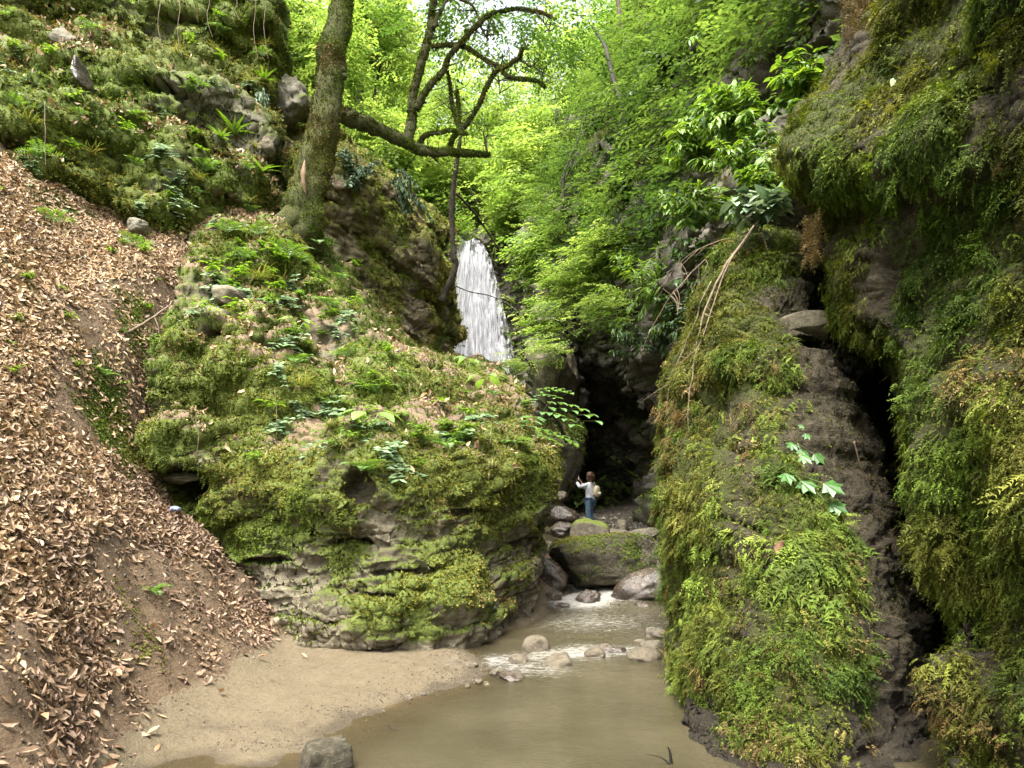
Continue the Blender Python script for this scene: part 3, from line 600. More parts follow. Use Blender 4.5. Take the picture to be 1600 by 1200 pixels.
# mossy column
co = patch([
 [(1115, 1130, 7.2), (1085, 1145, 5.3), (1114, 1200, 4.5), (1230, 1290, 4.0), (1350, 1290, 4.0), (1450, 1290, 4.2), (1500, 1290, 5.2)],
 [(1105, 1080, 7.1), (1084, 1088, 5.7), (1106, 1142, 4.8), (1230, 1200, 4.2), (1350, 1200, 4.2), (1450, 1200, 4.4), (1500, 1200, 5.4)],
 [(1085, 1035, 7.3), (1060, 1040, 6.3), (1112, 1075, 5.1), (1220, 1090, 4.35), (1345, 1090, 4.4), (1445, 1090, 4.85), (1495, 1080, 6.1)],
 [(1078, 970, 7.4), (1056, 970, 6.4), (1110, 970, 5.4), (1220, 975, 4.5), (1340, 980, 4.6), (1432, 980, 5.2), (1480, 980, 8.6)],
 [(1072, 880, 7.5), (1050, 880, 6.6), (1105, 880, 5.7), (1220, 880, 4.75), (1335, 880, 4.95), (1412, 880, 5.5), (1462, 880, 9.2)],
 [(1055, 790, 7.8), (1032, 790, 7.0), (1090, 790, 6.1), (1210, 780, 5.1), (1320, 780, 5.3), (1375, 780, 5.8), (1432, 780, 9.4)],
 [(1062, 680, 8), (1042, 680, 7.2), (1090, 680, 6.5), (1200, 665, 5.8), (1310, 665, 5.8), (1350, 670, 6.2), (1412, 670, 9.5)],
 [(1072, 580, 8.3), (1054, 580, 7.5), (1090, 565, 6.9), (1180, 560, 6.3), (1275, 560, 6.2), (1308, 570, 6.6), (1375, 570, 9.6)],
 [(1110, 490, 8.6), (1090, 490, 7.9), (1120, 480, 7.3), (1190, 470, 6.9), (1245, 490, 6.8), (1278, 500, 7.0), (1335, 500, 9.6)],
 [(1150, 400, 9), (1132, 400, 8.4), (1150, 390, 8), (1200, 390, 7.6), (1235, 400, 7.5), (1275, 400, 7.9), (1330, 400, 8.8)],
 [(1165, 370, 10), (1155, 370, 9.5), (1170, 362, 9.2), (1205, 358, 9), (1240, 360, 8.9), (1280, 360, 9.2), (1320, 360, 10)]], 300, 420)
lumps(co, .09, .05, .03, 53., 1.1, 3., 10.); co.push(.012*fbm(co.G, 26, 3, 8.))
co.push((1-.6*sstep(1230, 1330, 800+co.G[..., 0]/co.G[..., 1]*F))*bedding(co, .55, .10, (.1, 0), 6., 1.1)+bedding(co, .11, .018, (.12, 0), 16., .5)); co.renorm()
for d_ in [(1265, 540, 6.4, .28, .07, .45), (1130, 1150, 5.4, .12, .1, .15), (1310, 1165, 5, .4, .05, .25)]: dent(co, *d_)
co.renorm()
pu = 800+co.G[..., 0]/co.G[..., 1]*F; pv = VH-(co.G[..., 2]-H)/co.G[..., 1]*F     # where on the column: used to lay the moss patches
nn = fbm(co.G, 1.6, 4, 17.)
def lim(v, tab): return np.interp(v, [t[0] for t in tab], [t[1] for t in tab])
edge = lim(pv, [(370, 1260), (480, 1235), (560, 1270), (640, 1250), (700, 1260), (760, 1330), (850, 1360), (950, 1385), (1050, 1370), (1130, 1340)])
co_cov = sstep(20, -30, pu-edge+28+32*nn)
cutv = np.interp(pu, [1030, 1075, 1105, 1140, 1185], [1050, 1064, 1084, 1130, 1184]); co_cov = co_cov*sstep(14, -14, pv-cutv+14*nn)
bare = np.exp(-((pu-1180)/45)**2-((pv-860)/70)**2)+np.exp(-((pu-1290)/60)**2-((pv-700)/40)**2)+.6*np.exp(-((pu-1335)/25)**2-((pv-1110)/35)**2)
bare = np.maximum(bare, .85*np.exp(-((pu-1168-.05*(pv-850))/38)**2)*sstep(560, 660, pv)*sstep(1080, 1000, pv)*sstep(-.5, .1, nn))
co_cov = np.clip(co_cov*(1-.75*bare)+.0, 0, 1)*sstep(.0, .12, co.G[..., 2]+.1*nn)
co.moss = co_cov*.8; cushions(co, co_cov, .04, 2.6, 5.)
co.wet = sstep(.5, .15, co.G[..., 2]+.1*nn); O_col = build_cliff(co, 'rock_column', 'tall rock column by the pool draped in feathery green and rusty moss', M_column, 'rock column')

# near right cliff
nc = patch([
 [(1500, 1300, 9.6), (1488, 1300, 4.4), (1530, 1300, 4.0), (1620, 1300, 3.6), (1850, 1300, 2.9), (4028, 2336, 1.0), (15416, 7077, .25)],
 [(1500, 1170, 9.6), (1488, 1170, 4.5), (1530, 1170, 4.1), (1620, 1170, 3.65), (1850, 1170, 2.9), (4028, 1958, 1.0), (15416, 5569, .25)],
 [(1500, 1050, 9.6), (1487, 1050, 4.6), (1530, 1050, 4.2), (1620, 1050, 3.7), (1850, 1050, 2.95), (4083, 1625, 1.0), (15668, 4236, .25)],
 [(1515, 940, 9.6), (1502, 940, 4.8), (1540, 930, 4.4), (1620, 930, 3.8), (1850, 930, 3.), (4139, 1280, 1.0), (15920, 2855, .25)],
 [(1485, 820, 9.6), (1466, 820, 4.7), (1520, 820, 4.2), (1620, 820, 3.6), (1850, 820, 2.95), (4083, 947, 1.0), (15668, 1522, .25)],
 [(1455, 700, 9.6), (1436, 700, 4.8), (1500, 700, 4.2), (1620, 700, 3.6), (1850, 700, 2.95), (4083, 593, 1.0), (15668, 106, .25)],
 [(1437, 610, 9.6), (1419, 610, 5.0), (1480, 600, 4.4), (1620, 600, 3.7), (1850, 600, 2.95), (4083, 298, 1.0), (15668, -1074, .25)],
 [(1422, 540, 9.6), (1402, 540, 5.3), (1470, 530, 4.6), (1620, 520, 3.8), (1850, 520, 3), (4139, 50, 1.0), (15920, -2065, .25)],
 [(1345, 490, 9.6), (1327, 490, 5.9), (1420, 475, 5.0), (1620, 470, 3.9), (1850, 470, 3), (4139, -100, 1.0), (15920, -2665, .25)],
 [(1325, 400, 9.6), (1309, 395, 6.1), (1420, 400, 5.1), (1620, 400, 4.0), (1850, 400, 3), (4139, -310, 1.0), (15920, -3505, .25)],
 [(1330, 320, 9.6), (1318, 320, 6.3), (1420, 310, 5.2), (1620, 310, 4.0), (1850, 310, 3), (4139, -580, 1.0), (15920, -4585, .25)],
 [(1255, 262, 9.6), (1240, 255, 6.1), (1390, 250, 4.9), (1620, 250, 3.9), (1850, 250, 3), (4139, -760, 1.0), (15920, -5305, .25)],
 [(1265, 180, 9.6), (1250, 180, 6.2), (1400, 180, 4.9), (1620, 180, 3.8), (1850, 180, 2.95), (4083, -941, 1.0), (15668, -6030, .25)],
 [(1330, 100, 9.6), (1312, 100, 6.6), (1420, 110, 5.2), (1620, 100, 3.8), (1850, 100, 2.9), (4028, -1144, 1.0), (15416, -6843, .25)],
 [(1360, 0, 9.6), (1335, 0, 7), (1430, 0, 5.4), (1620, 0, 3.8), (1850, 0, 2.9), (4028, -1434, 1.0), (15416, -8003, .25)],
 [(1380, -200, 9.6), (1350, -200, 7.6), (1440, -200, 5.6), (1620, -200, 3.8), (1850, -200, 2.8), (3916, -1919, 1.0), (14912, -9941, .25)],
 [(1420, -600, 9.6), (1400, -600, 8), (1480, -600, 5.8), (1620, -600, 4.2), (1850, -600, 2.9), (4028, -3174, 1.0), (15416, -14963, .25)]], 380, 520)
lumps(nc, .12, .08, .03, 63., 1.2, 3., 10.)
nc.push(bedding(nc, .5, .05, (.25, 0), 6., .9)+bedding(nc, .12, .018, (.25, 0), 11., .5)); nc.renorm()
qu = 800+nc.G[..., 0]/nc.G[..., 1]*F; qv = VH-(nc.G[..., 2]-H)/nc.G[..., 1]*F
nn = fbm(nc.G, 1.5, 4, 19.)
nbare = sum(a*np.exp(-((qu-u0)/ru)**2-((qv-v0)/rv)**2) for u0, v0, ru, rv, a in
            [(1370, 430, 70, 70, .9), (1490, 290, 110, 45, .55), (1560, 120, 90, 60, .7), (1330, 50, 50, 60, 1.), (1500, 1010, 70, 90, .3), (1490, 215, 40, 30, .4)])
nc_cov = np.clip(.80+.4*nn-nbare, 0, 1); nc.moss = nc_cov*.65; cushions(nc, nc_cov, .03, 2.4, 5.)
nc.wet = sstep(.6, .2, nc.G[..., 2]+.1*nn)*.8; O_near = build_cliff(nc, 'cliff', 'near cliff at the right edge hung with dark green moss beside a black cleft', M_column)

M_mossblock = rock_mat('dark_moss_block', [(.03, .027, .018), (.07, .062, .042), (.12, .11, .08)], [(.025, .032, .007), (.055, .065, .012), (.09, .1, .022)])
# dark mossy block and pale rib in the ravine behind the outcrop
O_blk, blk = rock('boulder', 'tall dark mossy block standing behind the outcrop by the upper stream', 'boulder', P(872, 712, 20.5), (.78, .9, 1.12), M_mossblock, 81, squash=3, amp=.22, moss=.9, n=110, cut=.7, tilt=-.12)
tag(scat_obj('moss', tufts_late(blk), L_moss, O_blk, O_blk.location), None, None, kind='stuff')
prock('rock', 'grey angular rock face above the dark mossy block', 'rock', 868, 585, 23, 90, 130, 1.6, M_outcrop, 83, squash=4, cut=.9, n=90, moss=.2)
prock('rock', 'square grey ledge stone jutting from the shaded side of the mossy column', 'rock', 1258, 512, 6.55, 74, 40, .28, M_outcrop, 85, squash=6, amp=.06, cut=.3, moss=.25, rotz=.2)
prock('rock', 'black broken slate block stuck in the bluff at upper left', 'rock', 127, 118, 10.1, 26, 40, .2, M_wet, 87, squash=6, cut=.9, tilt=.2)
prock('rock', 'flat grey slab leaning in the leaves near the top left corner', 'rock', 102, 62, 10.75, 34, 26, .1, M_bluff, 88, squash=6, cut=.5, tilt=-.6, moss=.3)
prock('rock', 'rounded brown stone in the hollow below the upper left bluff', 'rock', 215, 354, 9.6, 26, 26, .14, M_bluff, 89, moss=.2)
prock('rock', 'pale layered rock nose under the moss by the hart tongue ferns', 'rock', 415, 236, 12, 40, 32, .3, M_outcrop, 90, squash=3, cut=.7)
prock('rock', 'white patched angular rock beside the trunk behind the leaning tree', 'rock', 458, 160, 13.6, 60, 70, .5, M_bluff, 91, squash=3, cut=.8, amp=.3, moss=.5, n=90)
prock('rock', 'pale layered stone roof over the small cave', 'rock', 328, 716, 7.62, 66, 26, .2, M_outcrop, 93, squash=4, cut=.4, tilt=.1, n=80, moss=.4)
prock('rock', 'lens shaped pale stone hanging inside the small cave', 'rock', 284, 747, 7.8, 60, 16, .2, M_outcrop, 94, squash=2, tilt=-.03)
prock('rock', 'bluish grey stone on the leaves at the mouth of the small cave', 'rock', 274, 795, 7.3, 16, 10, .05, plain_mat('bluish_slate', [(.09, .1, .16), (.2, .22, .34)], .5, 20), 95)
prock('rock', 'grey stone block set in moss on the upper face of the outcrop', 'rock', 335, 505, 8.75, 64, 38, .25, M_outcrop, 96, squash=7, cut=.4, tilt=-.08, moss=.2)
prock('rock', 'second grey block right of the stone block on the upper outcrop', 'rock', 368, 470, 9.05, 52, 40, .25, M_outcrop, 97, squash=7, cut=.4, moss=.25)

# ---------------------------------------------------------------- moss on the rocks, leaf litter
def clumps(s, n, per, w, size, seed, rust=0., out=.55, down=.85, lift=.03, rad=.055, T=None, gain=1.):
    c, nn_, _ = s.sample(n, w); m = len(c); cc = moss_col(c, rust, seed)*(.4+.75*R.rand(m, 1)); dd = nn_*out+DOWN*down+rnd(m, .38)
    k = fbm(c, 5, 2, seed+1.); c = c+nn_*(lift+.06*np.clip(k, -.3, 1)[:, None]); sz = size*(.6+.75*R.rand(m))*(1+.3*k)
    i = np.repeat(np.arange(m), per); M = len(i); side = np.cross(nn_[i], DOWN)
    p = c[i]+side*(R.randn(M, 1)*rad)+DOWN*(R.rand(M, 1)*rad*1.6)-nn_[i]*(R.rand(M, 1)*.02)
    y = dd[i]+side*(R.randn(M, 1)*.5)+rnd(M, .16); z = nn_[i]*1.0+np.array([0, 0, .9])+rnd(M, .25)
    return scatter(T or T_BIG, p, y, z, sz[i]*(.7+.5*R.rand(M)), cc[i]*(1+.14*R.randn(M, 1)).clip(.5, 1.5)*gain)
T_BIG = [t_frond(6, random.uniform(.26, .4), random.uniform(.1, 1.1), .42, .95) for _ in range(10)]
def vis(s, lo=-.25):      # faces the open side of the ravine and lies in the part the photograph could show
    u = 800+s.G[..., 0]/s.G[..., 1]*F; v = VH-(s.G[..., 2]-H)/s.G[..., 1]*F
    return ((s.N*nrm(np.array([0, 0, 1.7])-s.G)).sum(-1) > lo)*(u > -110)*(u < 2000)*(v > -110)*(v < 1290)*1.
def thresh(m, a, b): return sstep(a, b, m)
# outcrop: cushions, with longer fronds under the ledges
wq = thresh(oc.moss+.3*fbm(oc.G, 2.6, 3, 5.), .32, .7)*vis(oc)*(1-.8*oc.mk)
d1 = tufts(oc, 84000, wq, .032, 3., .12); d2 = fronds(oc, 8000, wq*sstep(.75, .1, oc.N[..., 2])*sstep(.5, 1.6, oc.G[..., 2]), .075, 3., .22, T=T_FRS)
d1 = (*d1[:3], d1[3]*1.22); tag(scat_obj('moss', merge(d1, d2), L_moss, O_out, O_out.location), None, None, kind='stuff')
wq = thresh(bl.moss+.3*fbm(bl.G, 1.8, 3, 5.), .3, .75)*vis(bl)*(1-.7*bl.mk)
tag(scat_obj('moss', merge((lambda d: (*d[:3], d[3]*1.2))(tufts(bl, 60000, wq, .046, 13., .15)), fronds(bl, 12000, wq*sstep(.6, .1, bl.N[..., 2]), .10, 13., .2, T=T_FRS)), L_moss, O_bluff, O_bluff.location), None, None, kind='stuff')
wq = thresh(mc.moss+.3*fbm(mc.G, 1.3, 3, 5.), .35, .8)*vis(mc)
tag(scat_obj('moss', (lambda d: (*d[:3], d[3]*1.55))(merge(tufts(mc, 30000, wq, .06, 23., .45), fronds(mc, 12000, wq*sstep(.5, .1, mc.N[..., 2]), .12, 23., .55, T=T_FRS))), L_moss, O_mid, O_mid.location), None, None, kind='stuff')
wq = thresh(rw.moss+.3*fbm(rw.G, .8, 3, 5.), .25, .8)*vis(rw)
tag(scat_obj('moss', merge(tufts(rw, 26000, wq, .10, 33., .1), fronds(rw, 14000, wq, .2, 33., .1, T=T_FRS)), L_moss, O_right, O_right.location), None, None, kind='stuff')
# column and near cliff: feathery fronds
gap = sstep(-.2, .3, fbm(co.G, 3., 3, 77.))
wq = co_cov*vis(co)*(.1+.9*gap)
lf_ = sstep(1240, 1100, pu)           # rustier towards the stream side
d1 = clumps(co, 7600, 8, wq*(.3+.7*lf_), .074, 43., .5, out=.65, down=.7, gain=1.15); d2 = clumps(co, 7200, 8, wq*(1-.7*lf_), .074, 44., .12, out=.7, down=.65, gain=1.1)
green = np.exp(-((pu-1290)/60)**2-((pv-830)/80)**2); d3 = clumps(co, 500, 8, green*wq, .12, 45., -.3, lift=.07)
d4 = fronds(co, 9000, wq, .05, 46., .3, T=T_FRS); d6 = tufts(co, 16000, (1-.7*co_cov)*vis(co)*sstep(-.3, .3, fbm(co.G, 4, 3, 21.))*sstep(.3, .6, co.G[..., 2]), .014, 48., .5)
d6 = (*d6[:3], d6[3]*.45); d5 = tufts(co, 26000, np.clip(co_cov+.06, 0, 1)*vis(co), .021, 47., .35)
tag(scat_obj('moss', merge(d1, d2, d3, d4, d5, d6), L_moss, O_col, O_col.location), None, None, kind='stuff')
gap = sstep(-.3, .25, fbm(nc.G, 2.2, 3, 79.))
wq = nc_cov*vis(nc)*(.12+.88*gap)*(qv > -260)
tag(scat_obj('moss', merge(clumps(nc, 21500, 8, wq, .066, 53., .14, out=.75, down=.6, gain=1.35), fronds(nc, 14000, wq, .045, 54., .3, T=T_FRS), tufts(nc, 44000, np.clip(nc_cov+.05, 0, 1)*vis(nc), .018, 55., .3)), L_moss, O_near, O_near.location), None, None, kind='stuff')
T_DRY = [t_leaf(random.uniform(.34, .74), random.uniform(-.6, 1.1), random.uniform(-.5, .5), 3, random.uniform(.7, 1.5)) for _ in range(16)]
DRY = [(.10, .06, .03), (.25, .158, .083), (.38, .262, .145), (.50, .38, .24)]
def litter(s, n, w, size, dark=None, lift=.008):
    p, nn_, _ = s.sample(n, w); m = len(p); z = nn_+rnd(m, .3); y = np.cross(rnd(m), nn_)+nn_*R.rand(m, 1)*.25
    c = pal(m, DRY, .12)
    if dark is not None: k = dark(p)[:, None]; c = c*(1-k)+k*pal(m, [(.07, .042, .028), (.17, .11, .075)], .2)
    return scatter(T_DRY, p+nn_*lift*(.3+R.rand(m, 1)*2), y, z, size*(.45+.95*R.rand(m)**1.4), c)
tu = 800+terr.G[..., 0]/terr.G[..., 1]*F; tv = VH-(terr.G[..., 2]-H)/terr.G[..., 1]*F
tvis = (tu > -480)*(tu < 700)*(tv > 240)*(tv < 1290)*1.; k1 = fbm(terr.G, .8, 4, 91.); k2 = fbm(terr.G, 2.4, 3, 95.)
dens = sstep(-.35, .25, k1+.4*k2+.9*sum(a*np.exp(-((tu-u0)/ru)**2-((tv-v0)/rv)**2) for u0, v0, ru, rv, a in
       [(60, 560, 120, 150, 1.), (130, 780, 210, 80, 1.3), (20, 420, 60, 60, .6), (270, 850, 90, 60, .8), (350, 940, 50, 70, .7), (60, 850, 90, 50, .9),
        (230, 950, 110, 40, .5), (130, 420, 110, 25, .8), (60, 270, 60, 20, .8), (290, 500, 60, 60, -.8), (190, 530, 60, 90, -.7), (190, 870, 60, 40, -.8), (190, 640, 40, 60, -.6), (240, 1080, 90, 70, -.8), (150, 960, 60, 50, .1), (120, 1060, 90, 60, -.1), (60, 1130, 80, 60, .1), (300, 960, 60, 50, .45), (30, 1000, 40, 60, -.5), (110, 340, 60, 40, -.4)])-.25)
dens = np.maximum(dens, .26*sstep(-.1, .35, fbm(terr.G, 2.8, 3, 71.)))*(1-sand)*(1-.8*terr.moss)
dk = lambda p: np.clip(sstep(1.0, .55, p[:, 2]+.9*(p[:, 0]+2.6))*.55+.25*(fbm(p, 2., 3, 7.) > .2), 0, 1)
# moss on the soil of the slope
tag(scat_obj('ground_moss', tufts(terr, 9000, (terr.moss > .08)*np.clip(terr.moss, 0, .6)**2*tvis*(.3+.7*(fbm(terr.G, 5, 3, 2.) > 0)), .026, 63., .1, up=1.), L_moss), 'low green moss patches on the soil of the leafy slope', 'moss', kind='stuff')

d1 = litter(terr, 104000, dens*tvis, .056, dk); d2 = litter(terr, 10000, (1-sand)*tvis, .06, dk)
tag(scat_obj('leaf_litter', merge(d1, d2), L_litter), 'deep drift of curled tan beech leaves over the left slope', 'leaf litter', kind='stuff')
blu = 800+bl.G[..., 0]/bl.G[..., 1]*F; blv = VH-(bl.G[..., 2]-H)/bl.G[..., 1]*F
blw = vis(bl)*(.25*bl.mk+sum(np.exp(-((blu-u0)/ru)**2-((blv-v0)/rv)**2) for u0, v0, ru, rv in [(100, 75, 35, 30), (60, 30, 30, 20), (180, 175, 60, 16), (250, 195, 40, 14), (370, 265, 30, 25), (405, 295, 25, 20), (150, 50, 30, 25), (30, 95, 40, 12), (10, 240, 40, 15)]))*sstep(-.4, .3, fbm(bl.G, 2., 3, 98.))
wq = oc.mk*vis(oc)*sstep(-.2, .3, fbm(oc.G, 1.4, 3, 97.))+.02*sstep(.6, .8, oc.N[..., 2])
tag(scat_obj('leaf_litter', merge(litter(oc, 1900, wq, .085), litter(bl, 5200, blw, .085)), L_litter), 'fallen tan leaves caught on the ledges of the outcrop and the bluff', 'leaf litter', kind='stuff')
# single leaves lying apart
lm = [mesh_from('fallen_leaf', *(lambda d: (d[0], d[1], d[2], d[3]))(scatter([t], np.zeros((1, 3)), np.array([[0, 1., 0]]), np.array([[0, 0, 1.]]), .1, np.array([c]))), False)
      for t, c in zip(T_DRY[:5], [(.26, .16, .085), (.32, .21, .12), (.2, .12, .06), (.28, .18, .1), (.24, .14, .075)])]
def on_ground(u, v):
    Y = np.linspace(2.6, 12, 1500); x = (u-800)/F*Y; z = H+(VH-v)/F*Y; g_ = ground(x, Y)[0]
    k = np.argmax(z <= g_); return np.array([x[k], Y[k], g_[k]])
base_leaf = None
for k, (u, v) in enumerate([(262, 1125), (345, 1085), (365, 1070), (300, 1120), (400, 1030), (480, 1030), (230, 1150), (250, 1165), (420, 1065), (210, 1010), (180, 1050), (120, 1090), (330, 1035), (275, 1060), (215, 1180), (150, 985), (240, 985), (300, 1000), (90, 1010), (60, 1120)]):
    p = on_ground(u, v); o = link('fallen_leaf', lm[k % 5], L_litter, loc=p+np.array([0, 0, .012]))
    o.rotation_euler = (random.uniform(-.3, .3), random.uniform(-.3, .3), random.uniform(0, 6.3)); o.scale = [random.uniform(.8, 1.2)]*3
    tag(o, 'single curled tan leaf lying apart at the sandy foot of the leafy slope', 'fallen leaf', 'loose leaves at the edge of the sand')
# crumbs of soil and twigs on the bare slope
def soil_bits():
    ic = (np.array([(0, 0, -1), (.9, 0, -.1), (0, .9, .1), (-.9, 0, .1), (0, -.9, -.1), (0, 0, .8)]), [(0, 2, 1), (0, 3, 2), (0, 4, 3), (0, 1, 4), (5, 1, 2), (5, 2, 3), (5, 3, 4), (5, 4, 1)])
    p, nn_, _ = terr.sample(16000, (1-sand)*tvis*(1-.6*dens)); m = len(p)
    a = scatter([ic], p, rnd(m)+np.array([1, 0, 0]), np.array([0, 0, 1.])+rnd(m, .4), .005+.017*R.rand(m)**2.5, pal(m, [(.045, .03, .018), (.10, .07, .043), (.15, .108, .07)], .15))
    p, nn_, _ = terr.sample(900, (1-sand*.8)*tvis); m = len(p); tw = (np.array([(-.02, 0, 0), (.02, 0, .01), (.05, .5, .03), (.012, .5, .04), (.015, 1, 0), (-.012, 1, 0)]), [(0, 1, 2, 3), (3, 2, 4, 5)])
    return merge(a, scatter([tw], p+nn_*.012, np.cross(rnd(m), nn_), nn_+rnd(m, .2), .05+.16*R.rand(m)**2, pal(m, [(.04, .026, .016), (.13, .09, .06)], .2)))
tag(scat_obj('soil_crumbs', soil_bits(), L_litter), 'crumbs of brown soil and bits of twig on the bare slope', 'soil', kind='stuff')
# gravel at the sand edge
ico = (np.array([(0, 0, -1), (.9, 0, -.1), (0, .9, .1), (-.9, 0, .1), (0, -.9, -.1), (0, 0, .8)])*np.array([1, .8, .6]), [(0, 2, 1), (0, 3, 2), (0, 4, 3), (0, 1, 4), (5, 1, 2), (5, 2, 3), (5, 3, 4), (5, 4, 1)])
gw = sum(np.exp(-((tu-u0)/ru)**2-((tv-v0)/rv)**2) for u0, v0, ru, rv in [(690, 1065, 60, 22), (620, 1090, 70, 10), (740, 1050, 40, 18), (540, 1115, 60, 8), (710, 1022, 40, 8), (400, 1165, 80, 10)])+.02*sand*(tv > 1000)
p, nn_, _ = terr.sample(5200, gw); m = len(p)
tag(scat_obj('gravel', scatter([ico], p+nn_*.002, rnd(m)+np.array([1, 0, 0]), np.array([0, 0, 1.])+rnd(m, .3), .004+.010*R.rand(m)**3, pal(m, [(.04, .034, .026), (.10, .08, .056), (.2, .165, .12)], .15)), L_moss), 'fine gravel and small pebbles along the water edge of the sand', 'gravel', kind='stuff')
p, nn_, _ = terr.sample(900, sand*(tv > 980)*(Z0 > .015)*sstep(-.1, .4, fbm(terr.G, 1.8, 3, 50.))); m = len(p)
tag(scat_obj('debris', scatter([t_leaf(.12, .2, .1, 2), t_leaf(.4, .3, .2, 2)], p+nn_*.004, np.cross(rnd(m), nn_), nn_+rnd(m, .2), .012+.03*R.rand(m)**3, pal(m, [(.03, .02, .012), (.10, .065, .04)], .2)), L_litter), 'dark bits of bark and leaf strewn over the sand', 'debris', kind='stuff')
gw = np.exp(-((bed.G[..., 0]-2.0)/1.3)**2-((bed.G[..., 1]-19)/3.5)**2)
p, nn_, _ = bed.sample(2500, gw); m = len(p)
tag(scat_obj('gravel', scatter([ico], p, rnd(m)+np.array([1, 0, 0]), np.array([0, 0, 1.])+rnd(m, .3), .03+.09*R.rand(m)**2, pal(m, [(.06, .05, .04), (.17, .14, .11), (.38, .34, .28)], .2)), L_litter), 'heap of broken stones on the bank beside the person', 'gravel', kind='stuff')

# ---------------------------------------------------------------- waterfall
r_, c_ = np.meshgrid(np.linspace(0, 1, 220), np.linspace(0, 1, 160), indexing='ij')
ul = np.interp(r_, [0, .1, .3, .6, 1], [719, 713, 706, 701, 692]); ur = np.interp(r_, [0, .06, .15, .4, .7, 1], [748, 758, 768, 784, 800, 812])
uu = ul+(ur-ul)*c_; vv = 374+r_*235
Yw = 31.4-1.6*r_**1.3-1.2*np.sin(c_*math.pi)*(.4+.6*r_)
G = np.stack([(uu-800)/F*Yw, Yw, H+(VH-vv)/F*Yw], -1)
wfp = G*np.array([2.2, 1, .6]); nz = fbm(wfp, 1., 5, 7.)
fall = Surf(G); fall.N = np.tile(np.array([0, -1., 0.1]), (*G.shape[:2], 1)); fall.push(.28*nz+.5*sstep(.55, .95, r_)*np.clip(fbm(G, .8, 3, 9.), 0, 1)); fall.renorm()
m, nt, N, L = nmat('falling_white_water'); g = N('ShaderNodeNewGeometry'); mp = N('ShaderNodeMapping'); mp.inputs['Scale'].default_value = (6, 3, 1.1); L(g.outputs['Position'], mp.inputs[0])
n1 = noise_node(N, L, mp.outputs[0], 1.5, 8, .75); n2 = noise_node(N, L, g.outputs['Position'], 1.1, 4, .6)
ad = N('ShaderNodeMath', _operation='MULTIPLY_ADD'); L(n2.outputs[0], ad.inputs[0]); ad.inputs[1].default_value = .45; L(n1.outputs[0], ad.inputs[2])
cc = ramp(N, L, ad.outputs[0], [(.42, (.07, .07, .075)), (.58, (.2, .2, .21)), (.8, (.56, .56, .58))])
b = N('ShaderNodeBsdfPrincipled', Roughness=.5); L(cc.outputs[0], b.inputs['Base Color']); t_ = N('ShaderNodeBsdfTranslucent'); L(cc.outputs[0], t_.inputs[0])
x = N('ShaderNodeMixShader'); x.inputs[0].default_value = .3; L(b.outputs[0], x.inputs[1]); L(t_.outputs[0], x.inputs[2]); o = N('ShaderNodeOutputMaterial'); L(x.outputs[0], o.inputs[0])
al = N('ShaderNodeAttribute', _attribute_name='Col'); sp_ = N('ShaderNodeSeparateColor'); L(al.outputs['Color'], sp_.inputs[0]); am = N('ShaderNodeMath', _operation='MULTIPLY_ADD'); L(n1.outputs[0], am.inputs[0]); am.inputs[1].default_value = 1.3; L(sp_.outputs[0], am.inputs[2])
tp_ = N('ShaderNodeBsdfTransparent'); x3 = N('ShaderNodeMixShader'); L(ramp(N, L, am.outputs[0], [(.55, 0.), (1.1, .97)]).outputs[0], x3.inputs[0]); L(tp_.outputs[0], x3.inputs[1]); L(x.outputs[0], x3.inputs[2]); L(x3.outputs[0], o.inputs[0])
fall.moss = .0+.55*sstep(0, .3, c_)*sstep(1, .7, c_)*(.8+.2*r_)*(.55+.45*sstep(0, .1, r_))
M_fall = m; fo_ = fall.build('waterfall', M_fall); tag(fo_, 'white waterfall fanning out down the rock at the head of the ravine', 'waterfall', kind='structure')
k = 2600; p, _, _ = fall.sample(k, np.clip(fall.moss-.1, 0, 1)*(r_ > .06)); strand = (np.array([(-.006, 0, 0), (.006, 0, 0), (.016, .5, .02), (-.016, .5, .02), (.006, 1, 0), (-.006, 1, 0)]), [(0, 1, 2, 3), (3, 2, 4, 5)])
y = np.stack([.12*(p[:, 0]+1.2)*.5, p[:, 0]*0-.15, p[:, 0]*0-1], -1)
tag(scat_obj('water_strands', scatter([strand], p+np.array([0, -.25, 0]), y, np.tile([0, -1., 0], (k, 1)), .25+.7*R.rand(k), pal(k, [(.22, .22, .23), (.42, .42, .44)], .15)), leaf_mat('white_spray', .3, .5, (1, 1, 1), .2)), 'white strands of spray in front of the waterfall', 'waterfall spray', kind='stuff')
bw = patch([[(600, 640, 34), (680, 640, 33.2), (740, 640, 33), (800, 640, 33), (870, 640, 33), (960, 640, 34)], [(600, 500, 34), (680, 500, 33.2), (740, 500, 32.8), (800, 500, 32.8), (870, 500, 33), (960, 500, 34)],
            [(600, 420, 34.5), (680, 420, 33.6), (740, 420, 33), (800, 420, 33.2), (870, 420, 33.8), (960, 420, 35)], [(600, 372, 36), (680, 375, 34.5), (740, 380, 33.2), (800, 372, 34.5), (870, 365, 35.5), (960, 365, 37)],
            [(600, 340, 40), (680, 350, 38), (740, 362, 36), (800, 350, 38), (870, 340, 39), (960, 340, 41)]], 200, 140)
lumps(bw, .4, .25, .1, 73., .4, 1.2, 4.); bw.push(bedding(bw, .45, .35, (.05, 0), 3., 1.)); bw.renorm(); bw.moss = np.clip(.15+.4*fbm(bw.G, .6, 3, 1.)+.3*bw.N[..., 2], 0, 1)
O_fallrock = build_cliff(bw, 'cliff', 'ledged wet rock wall that the waterfall runs down', M_dark)

